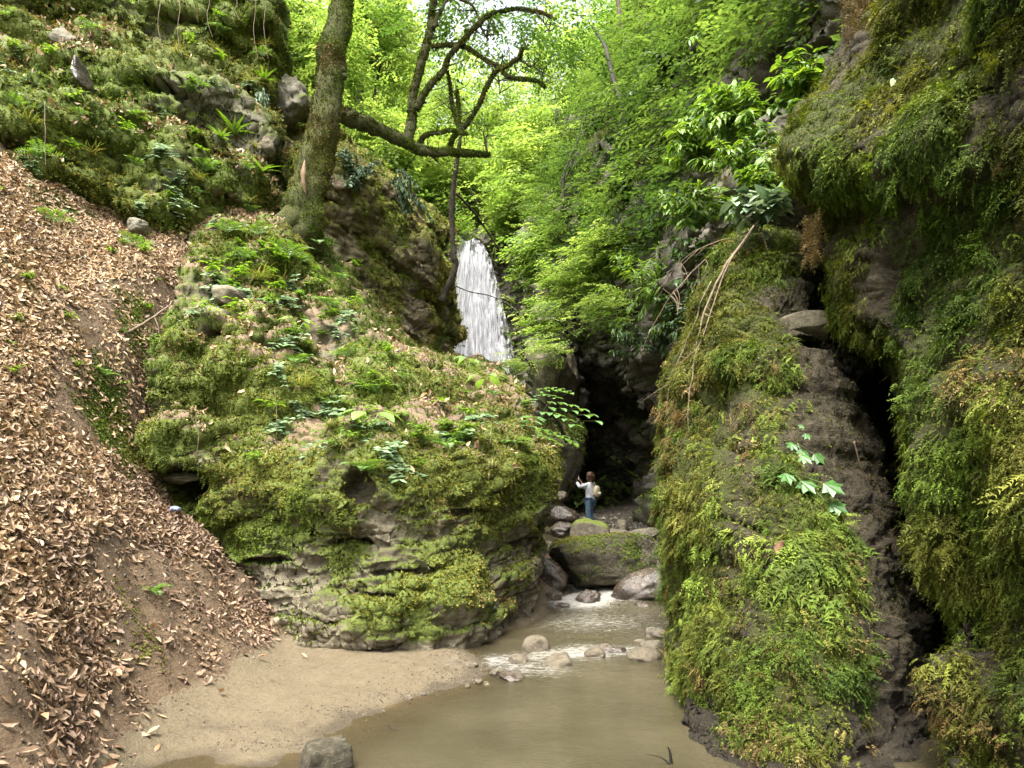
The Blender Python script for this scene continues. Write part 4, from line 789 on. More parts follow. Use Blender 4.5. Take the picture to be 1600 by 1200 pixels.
# ---------------------------------------------------------------- trees
LG = [(.10, .17, .035), (.185, .28, .06), (.265, .35, .09), (.34, .41, .13)]
LD = [(.025, .06, .012), (.05, .105, .02), (.09, .15, .03)]
T_SP = [t_spray(16, .2, 1.0, .55, random.uniform(.1, .4)) for _ in range(7)]
def crown(cen, rad, n, size, cols, layers=True, seed=0.):
    d = rnd(n); d = nrm(d)*(R.rand(n, 1)**.45); p = d*np.asarray(rad)
    keep = fbm(p+np.asarray(cen), .55, 3, seed) > -.22; p = p[keep]; m = len(p)
    if layers: p[:, 2] = np.round(p[:, 2]/.55+.25*R.randn(m))*.55+.10*R.randn(m)
    out = p*np.array([1, 1, .0])+rnd(m, .5*np.mean(rad)); y = nrm(out)*np.array([1, 1, .3])+np.array([0, 0, -.12])
    return scatter(T_SP, p+np.asarray(cen), y, np.array([0, 0, 1.])+rnd(m, .28), size*(.7+.6*R.rand(m)), pal(m, cols, .12, .5+.3*fbm(p+np.asarray(cen), .5, 2, seed+3)+.2*R.randn(m)))
def tree(name, label, group, base, trunk, rad, crowns, cols, size=.7, bark=M_twig, limbs=()):
    t = empty(name, base, label, 'tree', group); mb = MB()
    q = spline(trunk, 26); mb.tube(q, np.interp(np.linspace(0, 1, 26), [0, .08, 1], [rad*1.35, rad, rad*.35]), 9, .15, 4, (.35, 0, 0))
    for l in limbs: mb.tube(spline(l, 14), np.linspace(rad*.4, rad*.12, 14), 6, .1, 5, (.3, 0, 0))
    mb.build('trunk', bark, t, base)
    ds = [crown(c, r, n, size, cols, seed=R.rand()*90) for c, r, n in crowns]
    scat_obj('crown', merge(*ds), L_crown, t, base)
    return t
BT = [  # u, v of crown, Y, half width px, half height px, sprays, palette, label
 (470, 70, 26, 95, 110, 1300, 0, 'bright green beech between the bluff and the leaning trunk'),
 (565, 60, 31, 85, 120, 1400, 0, 'pale green beech filling the gap right of the leaning trunk at the top'),
 (600, 250, 27, 80, 70, 900, 0, 'low bright beech under the moss covered limb'),
 (590, 170, 40, 150, 110, 1700, 0, 'yellow green tree far behind the moss covered limb'),
 (700, 290, 36, 95, 75, 1500, 0, 'yellow green tree directly above the top of the waterfall'),
 (760, 190, 44, 150, 80, 1300, 0, 'thin crowned pale tree in the middle under the open sky'),
 (800, 330, 33, 80, 62, 1200, 0, 'small bright tree leaning in from the right over the top of the waterfall'),
 (870, 250, 34, 90, 100, 1600, 0, 'bright tree between the middle pale tree and the ravine wall'),
 (960, 90, 38, 130, 110, 1600, 0, 'slender tree with a dark forked stem below the right hand patch of sky'),
 (1080, 30, 30, 120, 90, 1300, 1, 'darker green tree on top of the ravine wall left of the mossy overhang'),
 (880, 390, 25, 70, 45, 700, 0, 'low layered tree hanging beside the waterfall on its right'),
 (600, 90, 52, 130, 110, 1300, 0, 'hazy green tree far up the valley behind the upright mossy stem'),
 (860, 210, 56, 200, 95, 1500, 0, 'hazy pale tree highest up the valley on the right')]
for k, (u, v, Y, rw_, rh, n, pc, lab) in enumerate(BT):
    c = P(u, v, Y); rx = rw_*Y/F; rz = rh*Y/F; gz0 = float(far_h(np.array([c[0]]), np.array([Y]))[0])
    base = np.array([c[0]+random.uniform(-.6, .6), Y+.4, min(gz0, c[2]-rz*.6)]); top = c+np.array([0, 0, rz*.8])
    mid = (base+c)/2+np.array([random.uniform(-.5, .5), 0, 0])
    lm_ = [[c*(1-a)+base*a, c*(1-a*.4)+base*a*.4+np.array([s_*rx*.45, 0, rz*.1]), c+np.array([s_*rx*.8, random.uniform(-.5, .5), random.uniform(-.1, .5)*rz])] for s_, a in ((-1, .25), (1, .1), (.6, .4), (-.5, .05))]
    tree('beech_tree', lab, 'beech trees behind the waterfall', base, [base, mid, c, top], .11+.004*Y, [(c, (rx, rx*.7, rz), int(n*1.15))], LD if pc else LG, .5+.012*Y, limbs=lm_)
# greenery that clothes the upper right wall and the edges round the waterfall
def greenery(s, n, w, size, cols, par, up=.5):
    p, nn_, _ = s.sample(n, w); m_ = len(p); y = nn_*np.array([1, 1, .2])+rnd(m_, .5)*np.array([1, 1, .25])+DOWN*.15; 
    tag(scat_obj('foliage', scatter(T_SP, p+nn_*(.1+.7*R.rand(m_, 1)), y, np.array([0, 0, 1.])+rnd(m_, .25), size*(.6+.7*R.rand(m_)), pal(m_, cols, .15, .5+.5*fbm(p, .5, 3, 3.)+.2*R.randn(m_))), L_crown, par, par.location), None, None, kind='stuff')
ru = 800+rw.G[..., 0]/rw.G[..., 1]*F; rv = VH-(rw.G[..., 2]-H)/rw.G[..., 1]*F
gk = np.where(rv > 330, sstep(835, 865, ru), sstep(800, 830, ru))*sstep(-.5, .1, fbm(rw.G, .35, 3, 8.)+.9*sstep(5.2, 8., rw.G[..., 2])-.5)*(1-.85*np.exp(-((ru-965)/45)**2-((rv-215)/60)**2))
greenery(rw, 8000, gk*(1-.75*np.exp(-((ru-1165)/75)**4-((rv-215)/100)**4))*(rv < 560)*sstep(5.4, 7.2, rw.G[..., 2])*np.where(rv > 430, np.clip(fbm(rw.G, .6, 2, 4.)+.1, 0, 1), 1), .62, [(.018, .036, .01), (.058, .10, .022), (.125, .185, .04)], O_right)
greenery(bw, 900, 1-np.exp(-((800+bw.G[..., 0]/bw.G[..., 1]*F-752)/62)**4), .8, LG, O_fallrock)
# understory that clothes the far slopes
p, nn_, _ = far.sample(15000, (far.G[..., 1] > 24)*(far.G[..., 1] < 90)*(np.abs(far.G[..., 0]) < 40)*1.)
m_ = len(p); tag(scat_obj('undergrowth', scatter(T_SP, p+nn_*(.2+1.8*R.rand(m_, 1)), rnd(m_)*np.array([1, 1, .2]), np.array([0, 0, 1.])+rnd(m_, .3), .9+1.1*R.rand(m_), pal(m_, LG, .15)), L_crown), 'green undergrowth covering the slopes behind the waterfall', 'undergrowth', kind='stuff')

def px(pts, Y0, Y1=None):
    Y1 = Y0 if Y1 is None else Y1; n = len(pts); return [P(u, v, Y0+(Y1-Y0)*k/(n-1)) for k, (u, v) in enumerate(pts)]
# leaning trunk
tb = P(470, 345, 11.3); lt = empty('leaning_tree', tb, 'thick moss covered trunk leaning right out of the outcrop at upper left', 'tree')
pt = px([(462, 372), (472, 335), (484, 290), (497, 240), (509, 190), (515, 140), (519, 90), (528, 40), (535, 0), (545, -60), (552, -160), (556, -300)], 11.2, 11.6)
wd = np.array([36, 33, 28, 25, 25, 23, 22, 21, 20.5, 20, 19, 17])*10.6/F
pt[0] = P(466, 392, 11.35); q = spline(np.hstack([np.array(pt), wd[:, None]]), 90); mb = MB(); mb.tube(q[:, :3], q[:, 3], 40, .22, 3.2, (.55, 0, 0))
for dx, dz in ((-75, 20), (-45, 30)):
    mb.tube(spline([P(478, 320, 11.2), P(478+dx*.5, 345, 11.0), P(478+dx, 350+dz, 11.1)], 14), np.linspace(.2, .06, 14), 12, .2, 4, (.6, 0, 0))
for p_ in ((541, 118, 10.9, 8), (539, 108, 11.0, 6)):
    mb.tube(spline([P(520, p_[1]+6, 11.4), P(p_[0], p_[1], 11.35)], 6), np.linspace(.12, .05, 6), 10, .2, 5, (.6, 0, 0))
trunk_o = mb.build('trunk', M_bark, lt, tb)
sv = MB(); qs = Surf(np.array(mb.V[0]).reshape(90, 40, 3), True); 
if (qs.N*(qs.G-q[:, None, :3])).sum() < 0: qs.N = -qs.N
w_ = (.3+.7*sstep(-.3, .4, fbm(qs.G, 2.2, 3, 3.)))*np.ones(qs.G.shape[:2])
p, nn_, _ = qs.sample(14000, w_); m_ = len(p)
tag(scat_obj('moss', scatter(T_TUFT, p, nn_+np.array([0, 0, -.2])+rnd(m_, .3), rnd(m_), .03*(.6+.8*R.rand(m_)), moss_col(p, .25, 6.)*.85), L_moss, trunk_o, tb), None, None, kind='stuff')
cr_ = crown(P(560, -330, 11.5), (2.6, 2.2, 1.0), 260, .6, LG); scat_obj('crown', cr_, L_crown, lt, tb)
sc_ = MB(); sc_.tube(spline([P(476, 250, 10.95), P(474, 280, 10.9), P(478, 305, 10.92)], 10), np.array([.005, .02, .03, .04, .04, .03, .035, .025, .02, .005]), 8, .1, 6); sc_.build('bare_scar', plain_mat('bare_wood', [(.10, .065, .035), (.2, .13, .08)], .8, 12), lt, tb)

# the fallen limb with its upright stem and crooked branches
Yb = 13.2; fb_ = P(528, 176, 12.6); ft = empty('fallen_tree', fb_, 'moss covered tree lying across the gap with an upright stem and crooked dark branches', 'tree')
def limb(pts, r0, r1, name, Y0=Yb, Y1=None, seg=10, mossy=.5, n=None):
    if name != 'trunk': r0, r1 = r0*.52, r1*.55
    mb = MB(); a = spline(px(pts, Y0, Y1), n or 12*len(pts)); a = a+.022*np.stack([fbm(a, 2.8, 2, 5), fbm(a, 2.8, 2, 9), fbm(a, 2.8, 2, 2)], -1)
    r = np.linspace(r0, r1, len(a))*(1+.22*fbm(a, 5, 2, 1.)); mb.tube(a, r, seg, .3, 9, (mossy, 0, 0)); return mb.build(name, M_bark, ft, fb_), a, r
mosspts = []
for nm, pts, r0, r1, Y0, Y1 in [
 ('trunk', [(500, 165), (536, 178), (575, 194), (610, 210), (638, 227), (668, 236), (701, 236), (724, 240), (764, 242)], .15, .04, 12.4, Yb),
 ('stem', [(636, 222), (641, 196), (645, 150), (659, 98), (671, 45), (678, 0), (686, -80)], .17, .10, Yb, 13.6),
 ('branch', [(650, 171), (666, 140), (694, 108), (700, 90), (722, 66), (750, 35), (771, 21), (806, 14), (837, 19), (862, 28)], .11, .03, Yb, 13.0),
 ('branch', [(675, 72), (715, 70), (746, 84), (778, 105), (795, 121), (837, 128), (853, 138)], .07, .035, 13.3, 12.8),
 ('branch', [(701, 234), (710, 212), (732, 191), (750, 161), (764, 129), (778, 112), (810, 96), (816, 76)], .085, .04, Yb, 12.6),
 ('branch', [(717, 203), (718, 168), (716, 143)], .07, .025, Yb, Yb), ('branch', [(716, 198), (708, 171), (703, 140), (699, 112)], .06, .025, Yb, 13.4),
 ('branch', [(655, 226), (666, 213), (701, 206), (729, 210)], .075, .04, Yb, 12.8), ('branch', [(676, 42), (690, 17), (704, -4)], .07, .05, 13.4, 13.5),
 ('branch', [(750, 35), (744, 20), (735, 6), (715, -5)], .045, .05, 13.1, 13.2), ('branch', [(813, 96), (830, 105), (838, 102)], .035, .015, 12.7, 12.7),
 ('branch', [(762, 238), (758, 225), (754, 208)], .05, .015, Yb, Yb), ('branch', [(660, 234), (678, 246), (690, 257)], .06, .02, Yb, 12.9), ('branch', [(837, 19), (850, 36), (860, 48)], .03, .015, 13, 13),
 ('branch', [(778, 112), (780, 130), (781, 148)], .03, .012, 12.9, 12.8), ('branch', [(746, 36), (757, 52), (764, 66)], .04, .02, 13.1, 13.2)]:
    o_, a, r = limb(pts, r0, r1, nm, Y0, Y1); ft_trunk = o_ if nm == 'trunk' else ft_trunk; mosspts.append((a, r))
tw = MB()
for a, r in mosspts[1:]:
    for k in range(7):
        i = random.randrange(len(a)//4, len(a)-1); d = nrm(rnd(1)[0]+np.array([.2, -.2, .5]))*random.uniform(.15, .6); tw.tube(spline([a[i], a[i]+d*.5+rnd(1, .04)[0], a[i]+d+rnd(1, .06)[0]], 8), np.linspace(.011, .003, 8), 5, col=(.2, 0, 0))
tag(tw.build('twigs', M_twig, ft, fb_), None, None, kind='stuff')
for a, r in mosspts[:8]:
    k = int(160*len(a)*max(r.mean(), .05)/.1*.5); i = R.randint(len(a), size=k); d = nrm(rnd(k)+np.array([0, 0, .6])); mosspts_ = a[i]+d*r[i, None]*.95
    mosspts.append((mosspts_, d))
pp = np.concatenate([m0 for m0, d in mosspts if d.ndim == 2]); dd = np.concatenate([d for _, d in mosspts if d.ndim == 2])
tag(scat_obj('moss', scatter(T_TUFT, pp, dd+rnd(len(pp), .3), rnd(len(pp)), .035*(.5+.9*R.rand(len(pp))), moss_col(pp, .1, 7.)*.75), L_moss, ft, fb_), None, None, kind='stuff')
cs = [crown(P(700, 130, 14.2), (1.9, .9, 1.1), 150, .38, LG, seed=24.), crown(P(760, 30, 14), (2.2, 1.2, .8), 260, .42, LD, seed=4.), crown(P(560, 110, 14.5), (1.5, 1., 1.2), 170, .4, LG, seed=9.), crown(P(845, 60, 14), (1.2, 1., .8), 130, .4, LD, seed=14.)]
scat_obj('foliage', merge(*cs), L_crown, ft, fb_)
# sapling by the waterfall and thin background stems
def stem(name, label, pts, r0, r1, Y0, Y1=None, mat=M_twig, cat='tree', mossy=.3, group=None):
    mb = MB(); a = spline(px(pts, Y0, Y1), 10*len(pts)); mb.tube(a, np.linspace(r0, r1, len(a))*(1+.15*fbm(a, 3, 2, 1.)), 8, .15, 6, (mossy, 0, 0)); return tag(mb.build(name, mat, None, a[0]), label, cat, group)
stem('sapling', 'thin bare sapling with a bent foot standing before the left edge of the waterfall', [(690, 470), (697, 453), (705, 438), (712, 412), (708, 395), (706, 336), (708, 297), (715, 245), (722, 200)], .085, .04, 15.5, 15.0, M_bark)
stem('dead_twig', 'thin wire like dead stem crossing in front of the waterfall', [(712, 447), (735, 456), (765, 462), (795, 475), (812, 490)], .02, .012, 24, 22, cat='branch')
stem('slanting_sapling', 'dark leafless sapling slanting down towards the top of the waterfall', [(712, 302), (735, 325), (755, 352), (778, 388)], .03, .02, 17, 18)
stem('crooked_sapling', 'dark crooked sapling rising from the ravine wall at upper right', [(1010, 222), (980, 205), (975, 170), (960, 130), (950, 90), (944, 70), (925, 40)], .10, .04, 19, 21)
stem('slender_sapling', 'straight slender stem at the top beside the right hand patch of sky', [(985, 110), (976, 60), (968, 20), (962, -30)], .10, .07, 24, 25, M_bark)
stem('thin_sapling', 'thin dark stem on the ravine side below the crooked sapling', [(880, 330), (882, 270), (905, 215), (915, 180)], .05, .02, 22, 23)

# ---------------------------------------------------------------- shrubs on the ravine sides
T_LONG = [t_leaf(.36, .3, random.uniform(.2, .7), 3) for _ in range(5)]
T_OVAL = [t_leaf(.56, .25, random.uniform(.1, .5), 3) for _ in range(5)]
T_NARR = [t_leaf(.17, .3, random.uniform(.2, .6), 3) for _ in range(5)]
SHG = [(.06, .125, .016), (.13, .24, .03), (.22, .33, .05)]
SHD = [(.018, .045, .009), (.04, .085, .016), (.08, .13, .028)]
SHP = [(.09, .14, .075), (.16, .22, .13), (.25, .31, .2)]
IVY = [(.06, .10, .05), (.13, .19, .11), (.24, .31, .21)]
def shrub(name, label, u, v, Y, rx, rz, nst, per, leaf, temps, cols, mat, base=None, spread=1., droop=.25, group=None, cat='shrub', stem_mat=None, stemr=.010, flatz=.6):
    c = P(u, v, Y); rx, rz = rx*Y/F, rz*Y/F; b = P(*base) if base else c+np.array([rx*.35, .35, -rz*.5])
    t = empty(name, b, label, cat, group); mb = MB(); PP = []; YY = []; ZZ = []
    for k in range(nst):
        d = nrm(R.randn(3))*(.45+.55*R.rand()); e = c+d*np.array([rx, min(rx, .9)*.8, rz])
        mid = (b+e)/2+np.array([0, -.05, .18*rz+.1*R.randn()]); a = spline([b, mid, e], 16); mb.tube(a, np.linspace(stemr, stemr*.3, 16), 5)
        tt = .3+.7*R.rand(per)**.8; i = np.clip((tt*15).astype(int), 0, 14); g_ = nrm(a[i+1]-a[i])
        PP.append(a[i]+rnd(per, .02)); side = np.cross(g_, [0, 0, 1.])*np.where(np.arange(per) % 2, 1, -1)[:, None]
        YY.append(g_*.6+side*spread+np.array([0, 0, -droop])+rnd(per, .25)); ZZ.append(np.array([0, -.25, 1.])*np.ones((per, 1))*1+rnd(per, flatz*.5))
    mb.build('stems', stem_mat or M_twig, t, b); p = np.concatenate(PP); n = len(p)
    scat_obj('foliage', scatter(temps, p, np.concatenate(YY), np.concatenate(ZZ), leaf*(.55+.7*R.rand(n)), pal(n, cols, .15)), mat, t, b); return t
SG = 'shrubs hanging from the right wall of the ravine'
for a in [
 ('glossy bright shrub topmost under the mossy overhang at the right', 1245, 125, 8.6, 75, 60, 22, 34, .13, T_OVAL, SHG),
 ('bright lance leaved shrub reaching highest, left of the mossy overhang', 1140, 165, 8.8, 85, 62, 30, 40, .14, T_LONG, SHG),
 ('bright lance leaved shrub reaching farthest left over the ravine', 1085, 215, 9.4, 66, 58, 28, 40, .13, T_LONG, SHG),
 ('sunlit bushy shrub in the middle of the hanging greenery', 1180, 240, 8.5, 85, 60, 32, 40, .115, T_LONG, SHG),
 ('leafy shrub directly above the pale variegated sprig', 1200, 280, 8.2, 60, 35, 16, 32, .12, T_OVAL, SHG),
 ('mid green shrub hanging below the lance leaved shrubs', 1080, 315, 10.0, 85, 50, 22, 38, .15, T_LONG, SHG),
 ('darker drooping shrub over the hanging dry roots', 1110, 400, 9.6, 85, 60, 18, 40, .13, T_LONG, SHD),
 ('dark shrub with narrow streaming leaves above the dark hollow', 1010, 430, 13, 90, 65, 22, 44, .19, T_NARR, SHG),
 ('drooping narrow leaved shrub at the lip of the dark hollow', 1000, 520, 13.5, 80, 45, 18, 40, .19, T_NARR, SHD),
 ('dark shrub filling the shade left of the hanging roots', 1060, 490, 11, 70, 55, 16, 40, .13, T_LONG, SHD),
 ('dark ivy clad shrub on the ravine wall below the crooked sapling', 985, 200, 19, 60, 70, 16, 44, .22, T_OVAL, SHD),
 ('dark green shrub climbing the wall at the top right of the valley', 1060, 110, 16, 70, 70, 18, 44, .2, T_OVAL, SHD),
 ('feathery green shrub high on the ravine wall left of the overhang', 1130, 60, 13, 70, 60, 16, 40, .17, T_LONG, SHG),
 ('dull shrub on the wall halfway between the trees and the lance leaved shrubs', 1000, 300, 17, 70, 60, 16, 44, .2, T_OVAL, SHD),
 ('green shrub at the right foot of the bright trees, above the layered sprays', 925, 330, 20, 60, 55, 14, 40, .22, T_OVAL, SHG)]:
    shrub('shrub', *a, L_shrub, group=SG)
def spray_bush(label, u, v, Y, rx, rz, n, size, cols, group):
    c = P(u, v, Y); t = empty('layered_bush', c+np.array([rx*Y/F*.6, .4, -rz*Y/F*.4]), label, 'bush', group); o0 = np.array(t.location)
    d = nrm(rnd(n))*(R.rand(n, 1)**.5); p = d*np.array([rx*Y/F, .8, rz*Y/F]); p[:, 2] = np.round(p[:, 2]/.3)*.3+.05*R.randn(n); p = p+c
    y = np.array([-.8, -.6, -.1])+rnd(n, .45)*np.array([1, 1, .2])
    mb = MB()
    for k in range(0, n, max(1, n//10)): mb.tube(spline([o0, (o0+p[k])/2+np.array([0, 0, .15]), p[k]], 10), np.linspace(.015, .004, 10), 5)
    mb.build('stems', M_twig, t, o0)
    scat_obj('foliage', scatter(T_SP, p, y, np.array([0, 0, 1.])+rnd(n, .18), size*(.7+.6*R.rand(n)), pal(n, cols, .12)), L_crown, t, o0)
LB = 'layered bushes between the waterfall and the dark wall'
for a in [('layered bush with flat sprays right beside the foot of the waterfall', 862, 500, 21, 45, 45, 260, .42, LG), ('bright flat sprayed bush over the rock face above the person', 912, 440, 18, 62, 48, 360, .42, LG),
          ('green flat sprayed bush just under the shrubs of the ravine wall', 955, 390, 17, 60, 45, 300, .42, LG), ('bush of flat sprays hanging out over the grey angular rock face', 862, 545, 20, 40, 22, 110, .38, LG),
          ('pale tangled bush high on the right of the waterfall', 862, 420, 25, 45, 40, 220, .48, LG), ('bush of flat sprays lowest on the ravine wall over the hollow', 950, 480, 16, 50, 35, 200, .38, LG), ('yellow green bush hiding the right foot of the waterfall', 815, 566, 17, 34, 16, 60, .36, LG)]: spray_bush(*a, LB)
shrub('ivy_bush', 'grey green ivy bush on top of the bedded cliff right of the leaning trunk', 550, 262, 12.9, 52, 52, 20, 60, .085, T_OVAL, IVY, L_pale, base=(560, 300, 13.4))
shrub('ivy_curtain', 'dark green ivy curtain trailing down the right edge of the bedded cliff', 640, 320, 15, 55, 55, 22, 60, .09, T_OVAL, [(.03, .06, .025), (.06, .1, .04), (.1, .15, .06)], L_pale, base=(610, 290, 15.4), droop=.8)
shrub('variegated_sprig', 'pale variegated leaves drooping above the hanging dry roots', 1178, 310, 7.3, 50, 34, 11, 14, .17, T_OVAL, SHP, L_pale, base=(1192, 350, 7.4), droop=.35)
shrub('ivy_curtain', 'dark ivy on the bluff edge left of the leaning trunk', 405, 200, 12.2, 25, 60, 10, 24, .08, T_OVAL, IVY, L_pale, base=(420, 150, 12.6), droop=.8)

# ---------------------------------------------------------------- small plants
def plant_mesh(kind):
    mb = []; C = []
    def add(t, y, z, s, p, c): mb.append((xf(t[0], y, z, s, p), t[1])); C.append(np.tile(np.asarray(c)*random.uniform(.8, 1.2), (len(t[0]), 1)))
    def strip(a, b, w, c):
        a, b = np.array(a, float), np.array(b, float); s = nrm(np.cross(b-a, [.3, 1, .2]))*w
        mb.append((np.array([a-s, a+s, b+s*.5, b-s*.5]), [(0, 1, 2, 3)])); C.append(np.tile(c, (4, 1)))
    def frond(L_, az, el, arch, pairs, lw, c):
        prev = None
        for k in range(pairs+1):
            t = k/pairs; e = el-arch*t; r = L_*t
            x = L_*(t*math.cos(el-arch*t*.5)); z = L_*t*math.sin(el-arch*t*.5); p = np.array([math.cos(az)*x, math.sin(az)*x, z]); sd = np.array([-math.sin(az), math.cos(az), 0])
            fw = np.array([math.cos(az)*math.cos(e), math.sin(az)*math.cos(e), math.sin(e)])
            if prev is not None: strip(prev, p, .003, (.12, .12, .05))
            prev = p; w = lw*math.sin(math.pi*min(.15+.85*t, .98))**.8*L_
            for s_ in (-1, 1): add(t_diamond(.26, .1, .15), sd*s_+fw*.35, np.cross(fw, sd)*-1+[0, 0, .8], max(w, .02), p, c)
    if kind == 'fern':
        for k in range(7): frond(random.uniform(.28, .42), k*.9+random.random()*.4, random.uniform(.5, 1.1), 1.3, 12, .3, (.12, .22, .04))
    elif kind == 'hart':
        for k in range(11):
            az = k*.6+random.random()*.3; t = t_leaf(.2, .3, random.uniform(.4, 1.), 6, .7); add(t, (math.cos(az)*.5, math.sin(az)*.5, random.uniform(.6, 1.4)), (0, 0, 1), random.uniform(.2, .34), (0, 0, 0), (.10, .19, .025))
    elif kind == 'ivy':
        for k in range(6):
            d = np.array([random.uniform(-.6, .6), random.uniform(-.5, 0), random.uniform(-1, .3)]); p = np.zeros(3)
            for j in range(7):
                q = p+d*.05+np.random.RandomState(k*9+j).randn(3)*.012; strip(p, q, .002, (.1, .08, .05)); p = q
                for s_ in (-1, 1): add(t_leaf(.55, .2, .2, 2), (s_*.9, -.3, random.uniform(-.3, .3)), (random.uniform(-.3, .3), -.6, 1), random.uniform(.045, .075), p, random.choice([(.085, .145, .055), (.13, .2, .085), (.19, .27, .14)]))
    elif kind == 'herb':
        for k in range(6):
            az = random.random()*6.3; e = np.array([math.cos(az)*.07, math.sin(az)*.07, random.uniform(.06, .16)]); strip((0, 0, 0), e, .003, (.1, .13, .04))
            for j in range(5):
                a2 = az+j*1.25; add(t_leaf(.5, .25, .3, 2), (math.cos(a2), math.sin(a2), .15), (0, 0, 1), random.uniform(.05, .09), e*(1-.08*j), random.choice([(.10, .2, .025), (.16, .28, .04)]))
    elif kind == 'broad':
        for k in range(6):
            az = k*1.05+random.random()*.4; e = np.array([math.cos(az)*.12, math.sin(az)*.12-.02, .15+.05*random.random()]); strip((0, 0, 0), e, .004, (.12, .16, .05)); add(t_leaf(.66, .18, .35, 5), (math.cos(az), math.sin(az), -.15), (0, -.2, 1), random.uniform(.14, .2), e, (.17, .29, .07))
    elif kind == 'lobed':
        V = [(0, 0, 0)]; 
        rr = [.42, .8, .58, .95, .66, 1.1, .66, .95, .58, .8, .42]
        for j, r in enumerate(rr): a = -2.2+4.4*j/10; V.append((math.sin(a)*r*.55, .25+math.cos(a)*r*.55, -.12*r*r))
        T = (np.array(V), [(0, j+2, j+1) for j in range(10)])
        for k, (x, z, s_) in enumerate([(0, 0, .13), (-.09, .05, .11), (.1, -.03, .14), (.02, .13, .09), (.12, -.14, .12), (-.02, .2, .07)]):
            e = np.array([x, -.06-.02*k % .05, z]); strip((0, 0, .05), e, .003, (.16, .2, .08)); add(T, (x*3+.2, -.5, -.45), (0, -1, .55), s_, e, (.06, .155, .03))
    elif kind == 'tier':
        p = np.zeros(3)
        for k in range(5):
            az = -2.4+k*.7; d = np.array([math.cos(az), math.sin(az)*.5, .1])
            for j in range(5):
                q = d*.09*(j+1)+np.array([0, 0, .05+.04*k-.012*j*j*.5]); strip(p if j == 0 else q-d*.09, q, .002, (.1, .12, .05))
                for s_ in (-1, 1): add(t_leaf(.5, .2, .25, 3), d*.5+np.array([-d[1], d[0], 0])*s_, (0, 0, 1), random.uniform(.08, .11), q, (.11, .21, .065))
    elif kind == 'grass':
        for k in range(40):
            az = random.random()*6.3; add(t_leaf(.05, .1, random.uniform(.3, 1.2), 4, .5), (math.cos(az)*.5, math.sin(az)*.5, random.uniform(.3, 1)), (0, 0, 1), random.uniform(.12, .26), (random.gauss(0, .03), random.gauss(0, .03), 0), random.choice([(.09, .14, .03), (.14, .17, .05), (.2, .17, .08)]))
    V, Fs = comb(mb); L_, T_ = flat(Fs); return mesh_from(kind, V, L_, T_, np.concatenate(C), False)
NAMES = {'fern': ('fern', 'fern', L_shrub), 'hart': ('strap_fern', 'fern', L_shrub), 'ivy': ('ivy_sprig', 'ivy', L_pale), 'herb': ('herb', 'herb', L_shrub), 'broad': ('broad_leaved_plant', 'plant', L_shrub),
         'lobed': ('lobed_leaf_plant', 'plant', L_shrub), 'tier': ('nettle_like_plant', 'plant', L_shrub), 'grass': ('grass_tuft', 'grass tuft', L_shrub)}
PM = {k: [plant_mesh(k) for _ in range(3)] for k in NAMES}; protos = {}
SURFS = [oc, bl, terr, mc, co, nc, rw]
VA = np.concatenate([s.G.reshape(-1, 3)[::3] for s in SURFS]); VU = 800+VA[:, 0]/np.maximum(VA[:, 1], .1)*F; VV = VH-(VA[:, 2]-H)/np.maximum(VA[:, 1], .1)*F
def hit(u, v):
    d = np.hypot(VU-u, VV-v); m = d < 9
    if not m.any(): m = d < d.min()+4
    i = np.where(m)[0]; return VA[i[np.argmin(VA[i, 1])]]
def plant(kind, u, v, s, label, group=None, p=None):
    nm, cat, mt = NAMES[kind]; k = random.randrange(3)
    if (kind, k) not in protos: o = link(nm, PM[kind][k], mt); protos[(kind, k)] = o
    else: o = protos[(kind, k)].copy(); COL.objects.link(o)
    q = hit(u, v) if p is None else p
    o.location = q+np.array([0, -.01, 0]); o.scale = (s, s, s); o.rotation_euler = (random.uniform(-.15, .15), random.uniform(-.15, .15), random.uniform(0, 6.3) if kind in ('fern', 'hart', 'herb', 'grass') else random.uniform(-.4, .4))
    o['label'] = label; o['category'] = cat
    if group: o['group'] = group
    elif 'group' in o: del o['group']
    return o
